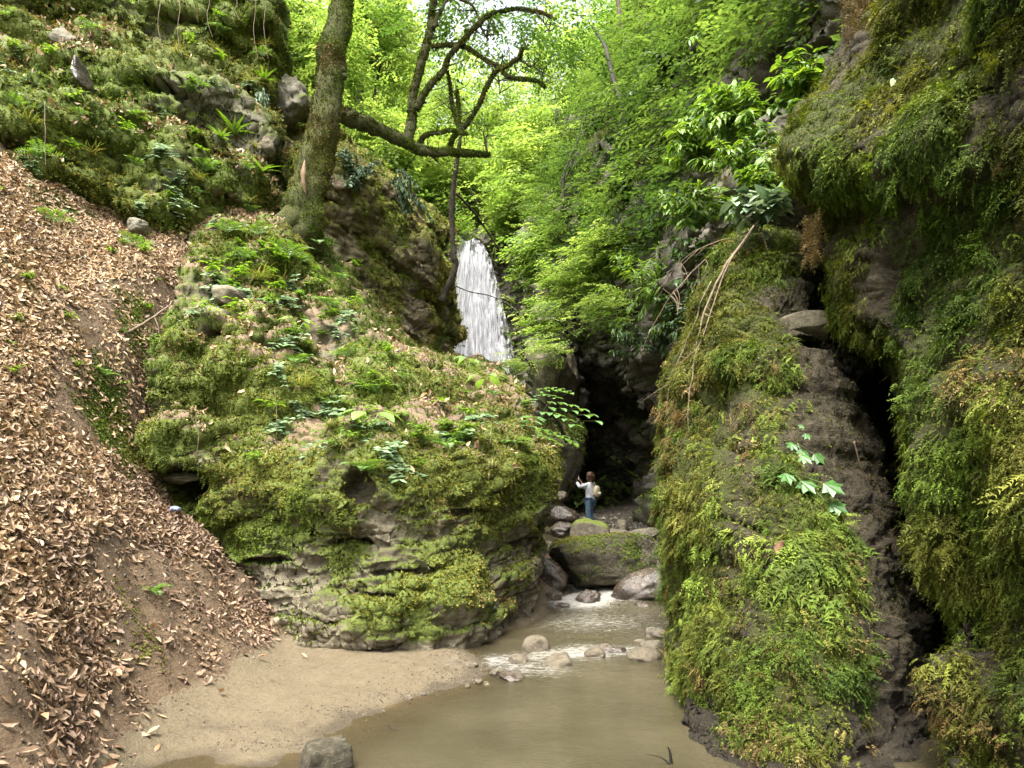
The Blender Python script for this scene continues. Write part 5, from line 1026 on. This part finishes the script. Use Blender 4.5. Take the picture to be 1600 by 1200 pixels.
for a in [
 ('hart', 375, 212, 1.2, 'bright strap leaved fern on the bluff just left of the leaning trunk'), ('hart', 408, 268, 1.0, 'lower strap leaved fern hanging beside the foot of the leaning trunk'),
 ('hart', 418, 135, 1.0, 'strap leaved fern highest on the bluff edge near the leaning trunk'), ('hart', 350, 225, .7, 'small strap leaved fern in the dry leaf gully left of the bigger one'),
 ('fern', 350, 356, .9, 'pale feathery fern left of the foot of the leaning trunk'), ('fern', 408, 362, .8, 'pale feathery fern at the foot of the leaning trunk'),
 ('fern', 492, 388, 1.5, 'big bright fern spreading right of the foot of the leaning trunk'), ('fern', 455, 398, 1.2, 'fern with wide fronds on top of the outcrop below the leaning tree'),
 ('broad', 580, 668, 1.25, 'broad five leaved plant standing alone in the middle of the outcrop'), ('broad', 470, 520, .9, 'yellow green broad leaved plant on the upper left of the outcrop'),
 ('broad', 758, 600, 1.1, 'leafy plant on the top right corner of the outcrop before the waterfall'), ('broad', 735, 570, .9, 'thin leafy plant in front of the foot of the waterfall'),
 ('tier', 842, 668, 1.9, 'tiered pale leaved plant leaning over the dark mossy block'), ('tier', 828, 700, 1.3, 'pale leaved plant with a yellow leaf at the right edge of the outcrop'), ('tier', 838, 640, 1.3, 'upper tiered plant hanging off the right end of the outcrop'),
 ('lobed', 1250, 752, 1.35, 'bright lobed leaves growing from the mossy column'), ('lobed', 1250, 698, .95, 'smaller bunch of bright lobed leaves higher on the mossy column'),
 ('ivy', 250, 232, 1.3, 'upper grey green ivy sprig on the middle of the bluff'), ('ivy', 266, 305, 1.4, 'grey green ivy sprig hanging low on the bluff over the hollow'), ('ivy', 345, 432, 1.5, 'pale ivy sprig at the upper left shoulder of the outcrop'),
 ('ivy', 428, 468, 1.4, 'pale ivy sprig trailing beside the bare roots of the outcrop'), ('ivy', 515, 640, 1.4, 'pale ivy sprig left of the broad five leaved plant'), ('ivy', 485, 690, 1.3, 'white green ivy trailing down the middle of the outcrop'),
 ('ivy', 612, 690, 1.2, 'pale ivy sprig below and right of the broad five leaved plant'), ('ivy', 715, 672, 1.1, 'blue green ivy sprig on the right half of the outcrop'), ('ivy', 440, 655, 1.1, 'pale ivy sprig over the cushion of bright moss left of centre'),
 ('fern', 585, 610, .9, 'low blue green fern behind the broad five leaved plant'), ('fern', 62, 245, .8, 'small dark fern by the black crevice at the left edge'), ('fern', 240, 915, .45, 'tiny fern growing alone among the dry leaves of the slope'),
 ('fern', 212, 378, .8, 'bright fern tuft under the hollow of the bluff'), ('fern', 80, 345, .8, 'drooping fern on the soil below the bluff'), ('grass', 1240, 100, 1.3, 'bright tuft of greenery on top of the mossy overhang'),
 ('fern', 160, 575, .5, 'single green sprig in the moss patch on the slope')]: plant(*a)
GH = 'small green herbs on the outcrop'; GB = 'small green herbs on the upper left bluff'; GG = 'grass tufts on the cliffs'
for k in range(130):
    u, v = random.choice([(random.gauss(420, 60), random.gauss(410, 30)), (random.gauss(600, 90), random.gauss(600, 45)), (random.gauss(500, 70), random.gauss(530, 60)), (random.gauss(650, 70), random.gauss(690, 40)), (random.gauss(380, 50), random.gauss(450, 30))])
    if not (290 < u < 800 and 370 < v < 760): continue
    kd = random.choice(['herb', 'herb', 'herb', 'ivy', 'grass', 'fern'])
    lab = {'herb': 'low bright green herb among the moss of the outcrop', 'ivy': 'small pale ivy sprig among the moss of the outcrop', 'grass': 'thin grass tuft among the moss of the outcrop', 'fern': 'small fern among the moss of the outcrop'}[kd]
    plant(kd, u, v, random.uniform(.75, 1.4)*(.62 if kd == 'fern' else 1), lab, {'herb': GH, 'ivy': 'small ivy sprigs on the outcrop', 'grass': 'grass tufts on the outcrop', 'fern': 'small ferns on the outcrop'}[kd])
for k in range(60):
    u, v = random.uniform(0, 430), random.uniform(0, 340); kd = random.choice(['herb', 'ivy', 'fern', 'grass'])
    lab = {'herb': 'low green herb on the mossy bluff', 'ivy': 'small ivy sprig on the mossy bluff', 'grass': 'thin grass tuft on the mossy bluff', 'fern': 'small fern on the mossy bluff'}[kd]
    plant(kd, u, v, random.uniform(.6, 1.2)*(.7 if kd == 'fern' else 1), lab, {'herb': GB, 'ivy': 'small ivy sprigs on the bluff', 'grass': 'grass tufts on the bluff', 'fern': 'small ferns on the bluff'}[kd])
for k in range(16):
    u, v = random.uniform(0, 250), random.uniform(330, 640)
    plant('herb', u, v, random.uniform(.5, .9), 'small green seedling on the soil of the slope', 'seedlings on the slope')

# hanging roots and twigs
def root(label, pts, r0, Y0, Y1=None, name='dry_root', mat=M_root, group='dry roots hanging beside the column', subs=0):
    mb = MB(); a = spline(px(pts, Y0, Y1), 8*len(pts)); a = a+.012*np.stack([fbm(a, 5, 2, 3), fbm(a, 5, 2, 6), fbm(a, 5, 2, 9)], -1); mb.tube(a, np.linspace(r0, r0*.35, len(a)), 6)
    for k in range(subs):
        i = random.randrange(len(a)//4, len(a)-3); d = np.array([random.uniform(-.35, .35), random.uniform(-.2, .1), -random.uniform(.1, .35)]); mb.tube(spline([a[i], a[i]+d*.5+np.array([.03, 0, .03]), a[i]+d], 8), np.linspace(r0*.5, r0*.15, 8), 5)
    tag(mb.build(name, mat, None, a[0]), label, 'root', group)
root('thickest pale root falling from the variegated sprig down the column', [(1185, 345), (1160, 380), (1125, 430), (1100, 490), (1085, 560), (1078, 620), (1072, 680)], .016, 7.2, 6.9, subs=6)
root('pale root close behind the thickest one', [(1182, 350), (1148, 395), (1115, 450), (1095, 510), (1088, 590)], .012, 7.3, 7.0, subs=5)
root('long thread like root hanging lowest along the column', [(1178, 352), (1135, 420), (1105, 500), (1082, 580), (1076, 650), (1080, 730), (1086, 790)], .008, 7.1, 6.5, subs=3)
root('dry branch arching left from the roots into the dark hollow', [(1170, 360), (1110, 400), (1060, 450), (1025, 500), (1000, 560)], .011, 8.0, 9.0, subs=7)
root('forked dry branch over the dark hollow above the other', [(1165, 365), (1100, 385), (1055, 420), (1020, 480)], .009, 8.2, 9.2, subs=6)
root('single pale root curving right of the variegated sprig', [(1188, 345), (1200, 390), (1225, 430), (1235, 450)], .008, 7.3, 7.2)
root('fine root strand between the thick root and the green cushion', [(1110, 440), (1075, 530), (1050, 590), (1040, 650)], .007, 7.3, 7.2, subs=3)
root('thin dead twig leaning on the bare rock of the column', [(1335, 690), (1345, 730), (1365, 770), (1385, 790)], .006, 5.5, 5.6, group=None)
root('bare brown root crossing the soil at the top left of the outcrop', [(200, 520), (235, 500), (262, 480), (270, 470)], .02, 8.2, 8.5, group=None, subs=3)
root('thin pale stick bridging the soil above the leaf drift', [(122, 484), (150, 470), (185, 468), (190, 480), (178, 505)], .010, 8.0, 8.1, group=None)
root('dead stem standing on the left below the black crevice', [(70, 160), (71, 200), (70, 260)], .008, 8.6, 8.6, group=None)
for k, (u, v0, v1) in enumerate([(245, 0, 80), (275, 5, 90), (322, 0, 60), (394, 0, 95), (410, 0, 95), (365, 0, 30)]):
    root('pale thin vine dangling down the top of the bluff', [(u, v0-60), (u+6, v0), (u+2, (v0+v1)/2), (u+10, v1)], .008, 11.3, 11.2, name='hanging_vine', group='thin vines on the bluff')
for k, (u, v1) in enumerate([(306, 725), (430, 700), (640, 690), (700, 640)]):
    root('thin dry stem hanging in front of the outcrop moss', [(u, v1-90), (u+3, v1-40), (u+1, v1)], .005, hit(u, v1-40)[1]-.12, name='hanging_twig', group='dry stems on the outcrop')
root('wet black branching twig sticking out of the pool at the bottom', [(1058, 1212), (1050, 1190), (1046, 1178), (1040, 1168)], .014, 4.35, 4.3, name='twig', mat=M_twig, group=None)
root('thin black twig end crossing the other in the pool', [(1052, 1196), (1035, 1186), (1008, 1178)], .007, 4.33, 4.3, name='twig', mat=M_twig, group=None)
root('short dark stick floating on the pool near the sand', [(606, 1133), (613, 1140), (624, 1141)], .006, 4.93, 4.9, name='stick', mat=M_twig, group=None)
root('mossy dead branch sloping from the column wall to the stream behind the outcrop', [(885, 690), (860, 640), (800, 600), (775, 585)], .05, 16, 14, name='dead_branch', mat=M_bark, group=None, subs=3)
# dry hanging fern skirts under the top right overhang
for k, (u, v0, v1, w) in enumerate([(1332, -30, 55, 26), (1350, -40, 48, 18), (1375, -60, 40, 20), (1400, -60, 45, 14), (1270, 330, 400, 20)]):
    n = 160; Yk = 6.5-.25*k if k < 4 else 6.0; t = R.rand(n); p = np.stack([(u-800+w*(R.randn(n)*.28))/F*Yk, Yk+.06*R.randn(n), H+(VH-(v0+(v1-v0)*t))/F*Yk], -1)
    o = scat_obj('dead_fern' if k < 4 else 'hanging_moss', scatter(T_FRS, p, DOWN+rnd(n, .35), np.array([0, -1., .2])+rnd(n, .4), .07+.05*R.rand(n), pal(n, RUST, .2)*(.6 if k < 4 else 1)), L_moss, None, p[0])
    tag(o, ['broadest brown dead fern skirt hanging at the top right', 'narrow brown dead fern right behind the broadest one', 'brown dead fern hanging third from the left at the top right', 'last thin brown dead fern at the top right', 'rusty moss tassel hanging over the black cleft'][k], 'dead fern' if k < 4 else 'moss tassel')
o = scat_obj('dry_leaf', scatter(T_DRY, hit(1202, 868)[None]+np.array([[0, -.08, 0]]), np.array([[.3, 0, 1]]), np.array([[0, -1., .2]]), .1, np.array([[.24, .12, .085]])), L_litter, None, hit(1202, 868)); tag(o, 'one pinkish dry leaf caught in the moss of the column', 'fallen leaf')
o = scat_obj('pale_leaf', scatter(T_OVAL, hit(1376, 142)[None]+np.array([[0, -.08, 0]]), np.array([[.4, 0, 1]]), np.array([[0, -1., .2]]), .085, np.array([[.3, .4, .22]])), L_pale, None, hit(1376, 142)); tag(o, 'single pale green leaf on the dark moss at the upper right', 'leaf')

# ---------------------------------------------------------------- the person
def skin_fig(name, joints, edges, mat, parent=None, origin=(0, 0, 0), sub=2):
    bpy.context.view_layer.update()
    me = bpy.data.meshes.new(name); ks = list(joints); ix = {k: i for i, k in enumerate(ks)}
    me.from_pydata([joints[k][0] for k in ks], [(ix[a], ix[b]) for a, b in edges], []); o = bpy.data.objects.new(name, me); COL.objects.link(o)
    sk = o.modifiers.new('s', 'SKIN'); sk.use_smooth_shade = True
    for k in ks: v = me.skin_vertices[0].data[ix[k]]; r = joints[k][1]; v.radius = (r, r) if np.isscalar(r) else r; v.use_root = k == ks[0]
    sb = o.modifiers.new('u', 'SUBSURF'); sb.levels = sb.render_levels = sub
    ev = o.evaluated_get(bpy.context.evaluated_depsgraph_get()); m2 = bpy.data.meshes.new_from_object(ev); bpy.data.objects.remove(o)
    o = link(name, m2, mat, parent)
    for p in m2.polygons: p.use_smooth = True
    return o
PX = P(922, 822, 22.0); pe = empty('person', PX, 'person with reddish hair, white shirt and jeans holding up a phone in the ravine', 'person')
SK = plain_mat('skin', [(.5, .3, .22), (.58, .36, .27)], .55, 6, .05)
# local frame: person looks towards -x (left) and a little away, s is the body's left
J = {'pel': ((0, 0, .90), (.15, .12)), 'wai': ((.0, 0, 1.05), (.125, .105)), 'che': ((.01, 0, 1.26), (.15, .12)), 'nk0': ((-.0, 0, 1.40), (.07, .065)), 'nk1': ((-.02, 0, 1.47), .05), 'hd0': ((-.03, 0, 1.54), (.07, .085)), 'hd1': ((-.02, 0, 1.63), (.075, .09)), 'hd2': ((-.015, 0, 1.70), .055),
     'nose': ((-.115, 0, 1.575), .012), 'chin': ((-.09, 0, 1.525), .025)}
E = [('pel', 'wai'), ('wai', 'che'), ('che', 'nk0'), ('nk0', 'nk1'), ('nk1', 'hd0'), ('hd0', 'hd1'), ('hd1', 'hd2'), ('hd0', 'chin'), ('hd1', 'nose')]
for s_, n in ((-1, 'l'), (1, 'r')):
    hx, hz = (-.43, 1.52) if s_ < 0 else (-.34, 1.47)
    J.update({n+'sh': ((0, s_*.17, 1.355), .062), n+'el': ((-.19 if s_ > 0 else -.24, s_*.22, 1.2 if s_ > 0 else 1.27), .046), n+'wr': ((hx, s_*.085, hz-.05), .03), n+'pa': ((hx-.02, s_*.055, hz+.02), (.035, .018)),
              n+'hip': ((.0, s_*.085, .84), .105), n+'kn': ((-.02, s_*.095, .48), .068), n+'an': ((.02, s_*.1, .09), .045), n+'to': ((-.14, s_*.11, .035), (.04, .035))})
    E += [('che', n+'sh'), (n+'sh', n+'el'), (n+'el', n+'wr'), (n+'wr', n+'pa'), ('pel', n+'hip'), (n+'hip', n+'kn'), (n+'kn', n+'an'), (n+'an', n+'to')]
    for k in range(4):
        a = (hx-.03-.008*k, s_*(.045-.004*k), hz+.045+.018*(k-1.5)); b2 = (hx-.05+.01*k, s_*(.0+.006*k), hz+.065+.02*(k-1.5)+(.008 if k in (1, 2) else 0))
        J[f'{n}f{k}'] = (a, .0085); J[f'{n}g{k}'] = (b2, .0075); E += [(n+'pa', f'{n}f{k}'), (f'{n}f{k}', f'{n}g{k}')]
    J[n+'th'] = ((hx+.015, s_*.03, hz+.03), .011); J[n+'tt'] = ((hx+.01, s_*.008, hz+.055), .009); E += [(n+'pa', n+'th'), (n+'th', n+'tt')]
body = skin_fig('body', J, E, SK, pe)
SH = plain_mat('white_cotton', [(.66, .68, .76), (.8, .81, .86)], .85, 9, .5, dist=.03)
JN = plain_mat('blue_denim', [(.05, .10, .16), (.11, .19, .28), (.2, .3, .38)], .85, 12, .4)
HR = plain_mat('auburn_hair', [(.025, .011, .007), (.07, .03, .018), (.13, .065, .04)], .45, 30, .6, .5, (1, 1, .25))
js = {k: (J[k][0], tuple(np.array(J[k][1] if not np.isscalar(J[k][1]) else (J[k][1],)*2)+d)) for k, d in [('che', .022), ('wai', .035), ('pel', .03), ('nk0', .012), ('lsh', .022), ('rsh', .022), ('lel', .022), ('rel', .022)]}
js['hem'] = ((.02, 0, .80), (.19, .155)); js['lcu'] = (tuple(.15*np.array(J['lel'][0])+.85*np.array(J['lwr'][0])), .046); js['rcu'] = (tuple(.15*np.array(J['rel'][0])+.85*np.array(J['rwr'][0])), .046)
skin_fig('shirt', js, [('che', 'wai'), ('wai', 'pel'), ('pel', 'hem'), ('che', 'nk0'), ('che', 'lsh'), ('che', 'rsh'), ('lsh', 'lel'), ('rsh', 'rel'), ('lel', 'lcu'), ('rel', 'rcu')], SH, pe)
jj = {'pel': ((0, 0, .88), (.155, .13))}
for n in 'lr': jj[n+'hip'] = (J[n+'hip'][0], .118); jj[n+'kn'] = (J[n+'kn'][0], .087); jj[n+'an'] = (J[n+'an'][0], .075)
skin_fig('jeans', jj, [('pel', 'lhip'), ('pel', 'rhip'), ('lhip', 'lkn'), ('rhip', 'rkn'), ('lkn', 'lan'), ('rkn', 'ran')], JN, pe)
mb = MB()
for s_ in (-1, 1): mb.tube([(.06, s_*.1, .035), (.0, s_*.1, .055), (-.09, s_*.108, .045), (-.17, s_*.112, .03)], [.035, .05, .045, .02], 10)
mb.build('shoes', plain_mat('dark_shoe', [(.03, .03, .035), (.07, .07, .075)], .6), pe, smooth=True)
th, ph = np.meshgrid(np.linspace(0, 2*math.pi, 48, endpoint=False), np.linspace(.001, math.pi-.001, 40)); d = np.stack([np.cos(th)*np.sin(ph), np.sin(th)*np.sin(ph), np.cos(ph)], -1)
hq = d*np.array([.125, .125, .15]); hq[..., 2] *= np.where(d[..., 2] < 0, 1.45, 1); face = sstep(.55, .9, -d[..., 0])*(d[..., 2] < .45); hq = hq*(1-.55*face+.0)[..., None]
hq = hq*(1+.14*fbm(d*np.array([1, 1, .5]), 4, 3, 2.)+.06*fbm(d, 11, 2, 5.))[..., None]+np.array([.01, 0, 1.63]); Surf(hq, True).build('hair', HR, parent=pe)
ev = MB()
for s_ in (-1, 1): ev.tube([(-.099, s_*.033, 1.60), (-.106, s_*.033, 1.60)], [.011, .009], 8)
ev.build('eyes', plain_mat('dark_eye', [(.02, .015, .01), (.04, .03, .02)], .2), body)
mo = MB(); mo.tube([(-.098, -.025, 1.543), (-.106, 0, 1.542), (-.098, .025, 1.543)], [.004, .006, .004], 6); mo.build('mouth', plain_mat('lips', [(.35, .12, .1), (.4, .15, .12)], .5), body)
pe.rotation_euler = (0, 0, -.55); pe.scale = (1.0, 1.0, .94)
def world(o, p): 
    c, s = math.cos(-.55), math.sin(-.55); return PX+np.array([p[0]*c-p[1]*s, p[0]*s+p[1]*c, p[2]*.94])
bpk = empty('backpack', world(pe, (.19, 0, .95)), 'small cream backpack worn by the person', 'backpack'); bpk.rotation_euler = (0, 0, -.55)
q = d.copy(); k = (np.abs(d)**3.2).sum(-1)**(-1/3.2); q = d*k[..., None]*np.array([.085, .14, .19]); q = q*(1-.22*np.clip(q[..., 2:]/.19, 0, 1))*(1+.05*fbm(d, 3, 3, 8.))[..., None]+np.array([.03, 0, .19])
CR = plain_mat('cream_canvas', [(.5, .42, .28), (.64, .56, .40)], .85, 14, .4); o = Surf(q, True).build('bag', CR, parent=bpk); bag_o = o
mb = MB()
for s_ in (-1, 1): mb.tube([(-.03, s_*.09, .33), (-.12, s_*.105, .455), (-.26, s_*.13, .42), (-.335, s_*.135, .26), (-.2, s_*.15, .12), (-.02, s_*.11, .04)], [.014]*6, 6)
mb.build('straps', CR, bpk); mb = MB(); mb.tube([(.115, -.06, .1), (.125, 0, .105), (.115, .06, .1)], [.05, .06, .05], 8); mb.build('pocket', CR, bag_o)
ph_ = empty('phone', world(pe, (-.40, .0, 1.60)), 'pale phone held up in both hands by the person', 'phone'); ph_.rotation_euler = (0, 0, -.55)
mb = MB(); x0, y0, z0 = .006, .075, .04
def rbox(x0, y0, z0, b):
    V = []; 
    for sx, e in ((-1, b), (-1+.4, 0), (1-.4, 0), (1, b)):
        for a in range(16):
            t = a*2*math.pi/16; cx_, cz_ = math.cos(t), math.sin(t); kk = (abs(cx_)**8+abs(cz_)**8)**(-1/8); V.append((sx*x0, cx_*kk*(y0-e), cz_*kk*(z0-e)))
    Fs = [tuple(range(16)), tuple(range(48, 64))[::-1]]+[(r*16+a, r*16+(a+1) % 16, (r+1)*16+(a+1) % 16, (r+1)*16+a) for r in range(3) for a in range(16)]; return V, Fs
mb.add(*rbox(.005, .04, .085, .002)); case_o = mb.build('case', plain_mat('pale_phone_case', [(.6, .6, .62), (.75, .75, .76)], .4), ph_)
mb = MB(); V, Fs = rbox(.0015, .012, .022, .001); mb.add(np.array(V)+np.array([-.0068, .018, .05]), Fs); mb.build('lens', plain_mat('black_glass', [(.01, .01, .01), (.02, .02, .02)], .1), case_o)
print('PERSON ground', bed_h(22.0))

# ---------------------------------------------------------------- light, sky, camera
SUN_EL, SUN_AZ = math.radians(67), math.radians(205)     # azimuth: from north (+y) clockwise; the sun stands behind the camera to the right
w = bpy.data.worlds.new('World'); SC.world = w; w.use_nodes = True; nt = w.node_tree
bg = nt.nodes['Background']; sky = nt.nodes.new('ShaderNodeTexSky'); sky.sky_type = 'NISHITA'; sky.sun_disc = False
sky.sun_elevation = SUN_EL; sky.sun_rotation = SUN_AZ; sky.air_density = 1.; sky.dust_density = 6.; sky.ozone_density = .6
bwn = nt.nodes.new('ShaderNodeRGBToBW'); mxn = nt.nodes.new('ShaderNodeMix'); mxn.data_type = 'RGBA'; mxn.inputs[0].default_value = .8     # thin white overcast
nt.links.new(sky.outputs[0], bwn.inputs[0]); nt.links.new(sky.outputs[0], mxn.inputs[6]); nt.links.new(bwn.outputs[0], mxn.inputs[7]); nt.links.new(mxn.outputs[2], bg.inputs[0]); bg.inputs[1].default_value = .15
sl = bpy.data.lights.new('sun', 'SUN'); sl.energy = 1.5; sl.angle = math.radians(25); sl.color = (1, .95, .86)
so = bpy.data.objects.new('sun', sl); COL.objects.link(so)
from mathutils import Vector
sd = Vector((math.sin(SUN_AZ)*math.cos(SUN_EL), math.cos(SUN_AZ)*math.cos(SUN_EL), math.sin(SUN_EL))); so.rotation_euler = sd.to_track_quat('Z', 'Y').to_euler()
cam = bpy.data.cameras.new('camera'); cam.sensor_width = 36; cam.lens = 36*F/1600; cam.shift_y = (VH-600)/1600; cam.clip_start = .05; cam.clip_end = 600
cobj = bpy.data.objects.new('camera', cam); COL.objects.link(cobj); cobj.location = (0, 0, H); cobj.rotation_euler = (math.pi/2, 0, 0); SC.camera = cobj
SC.view_settings.view_transform = 'Standard'; SC.view_settings.look = 'None'; SC.view_settings.exposure = 2.6; SC.view_settings.gamma = 1
SC.cycles.max_bounces = 8; SC.cycles.transparent_max_bounces = 12; SC.cycles.use_denoising = True
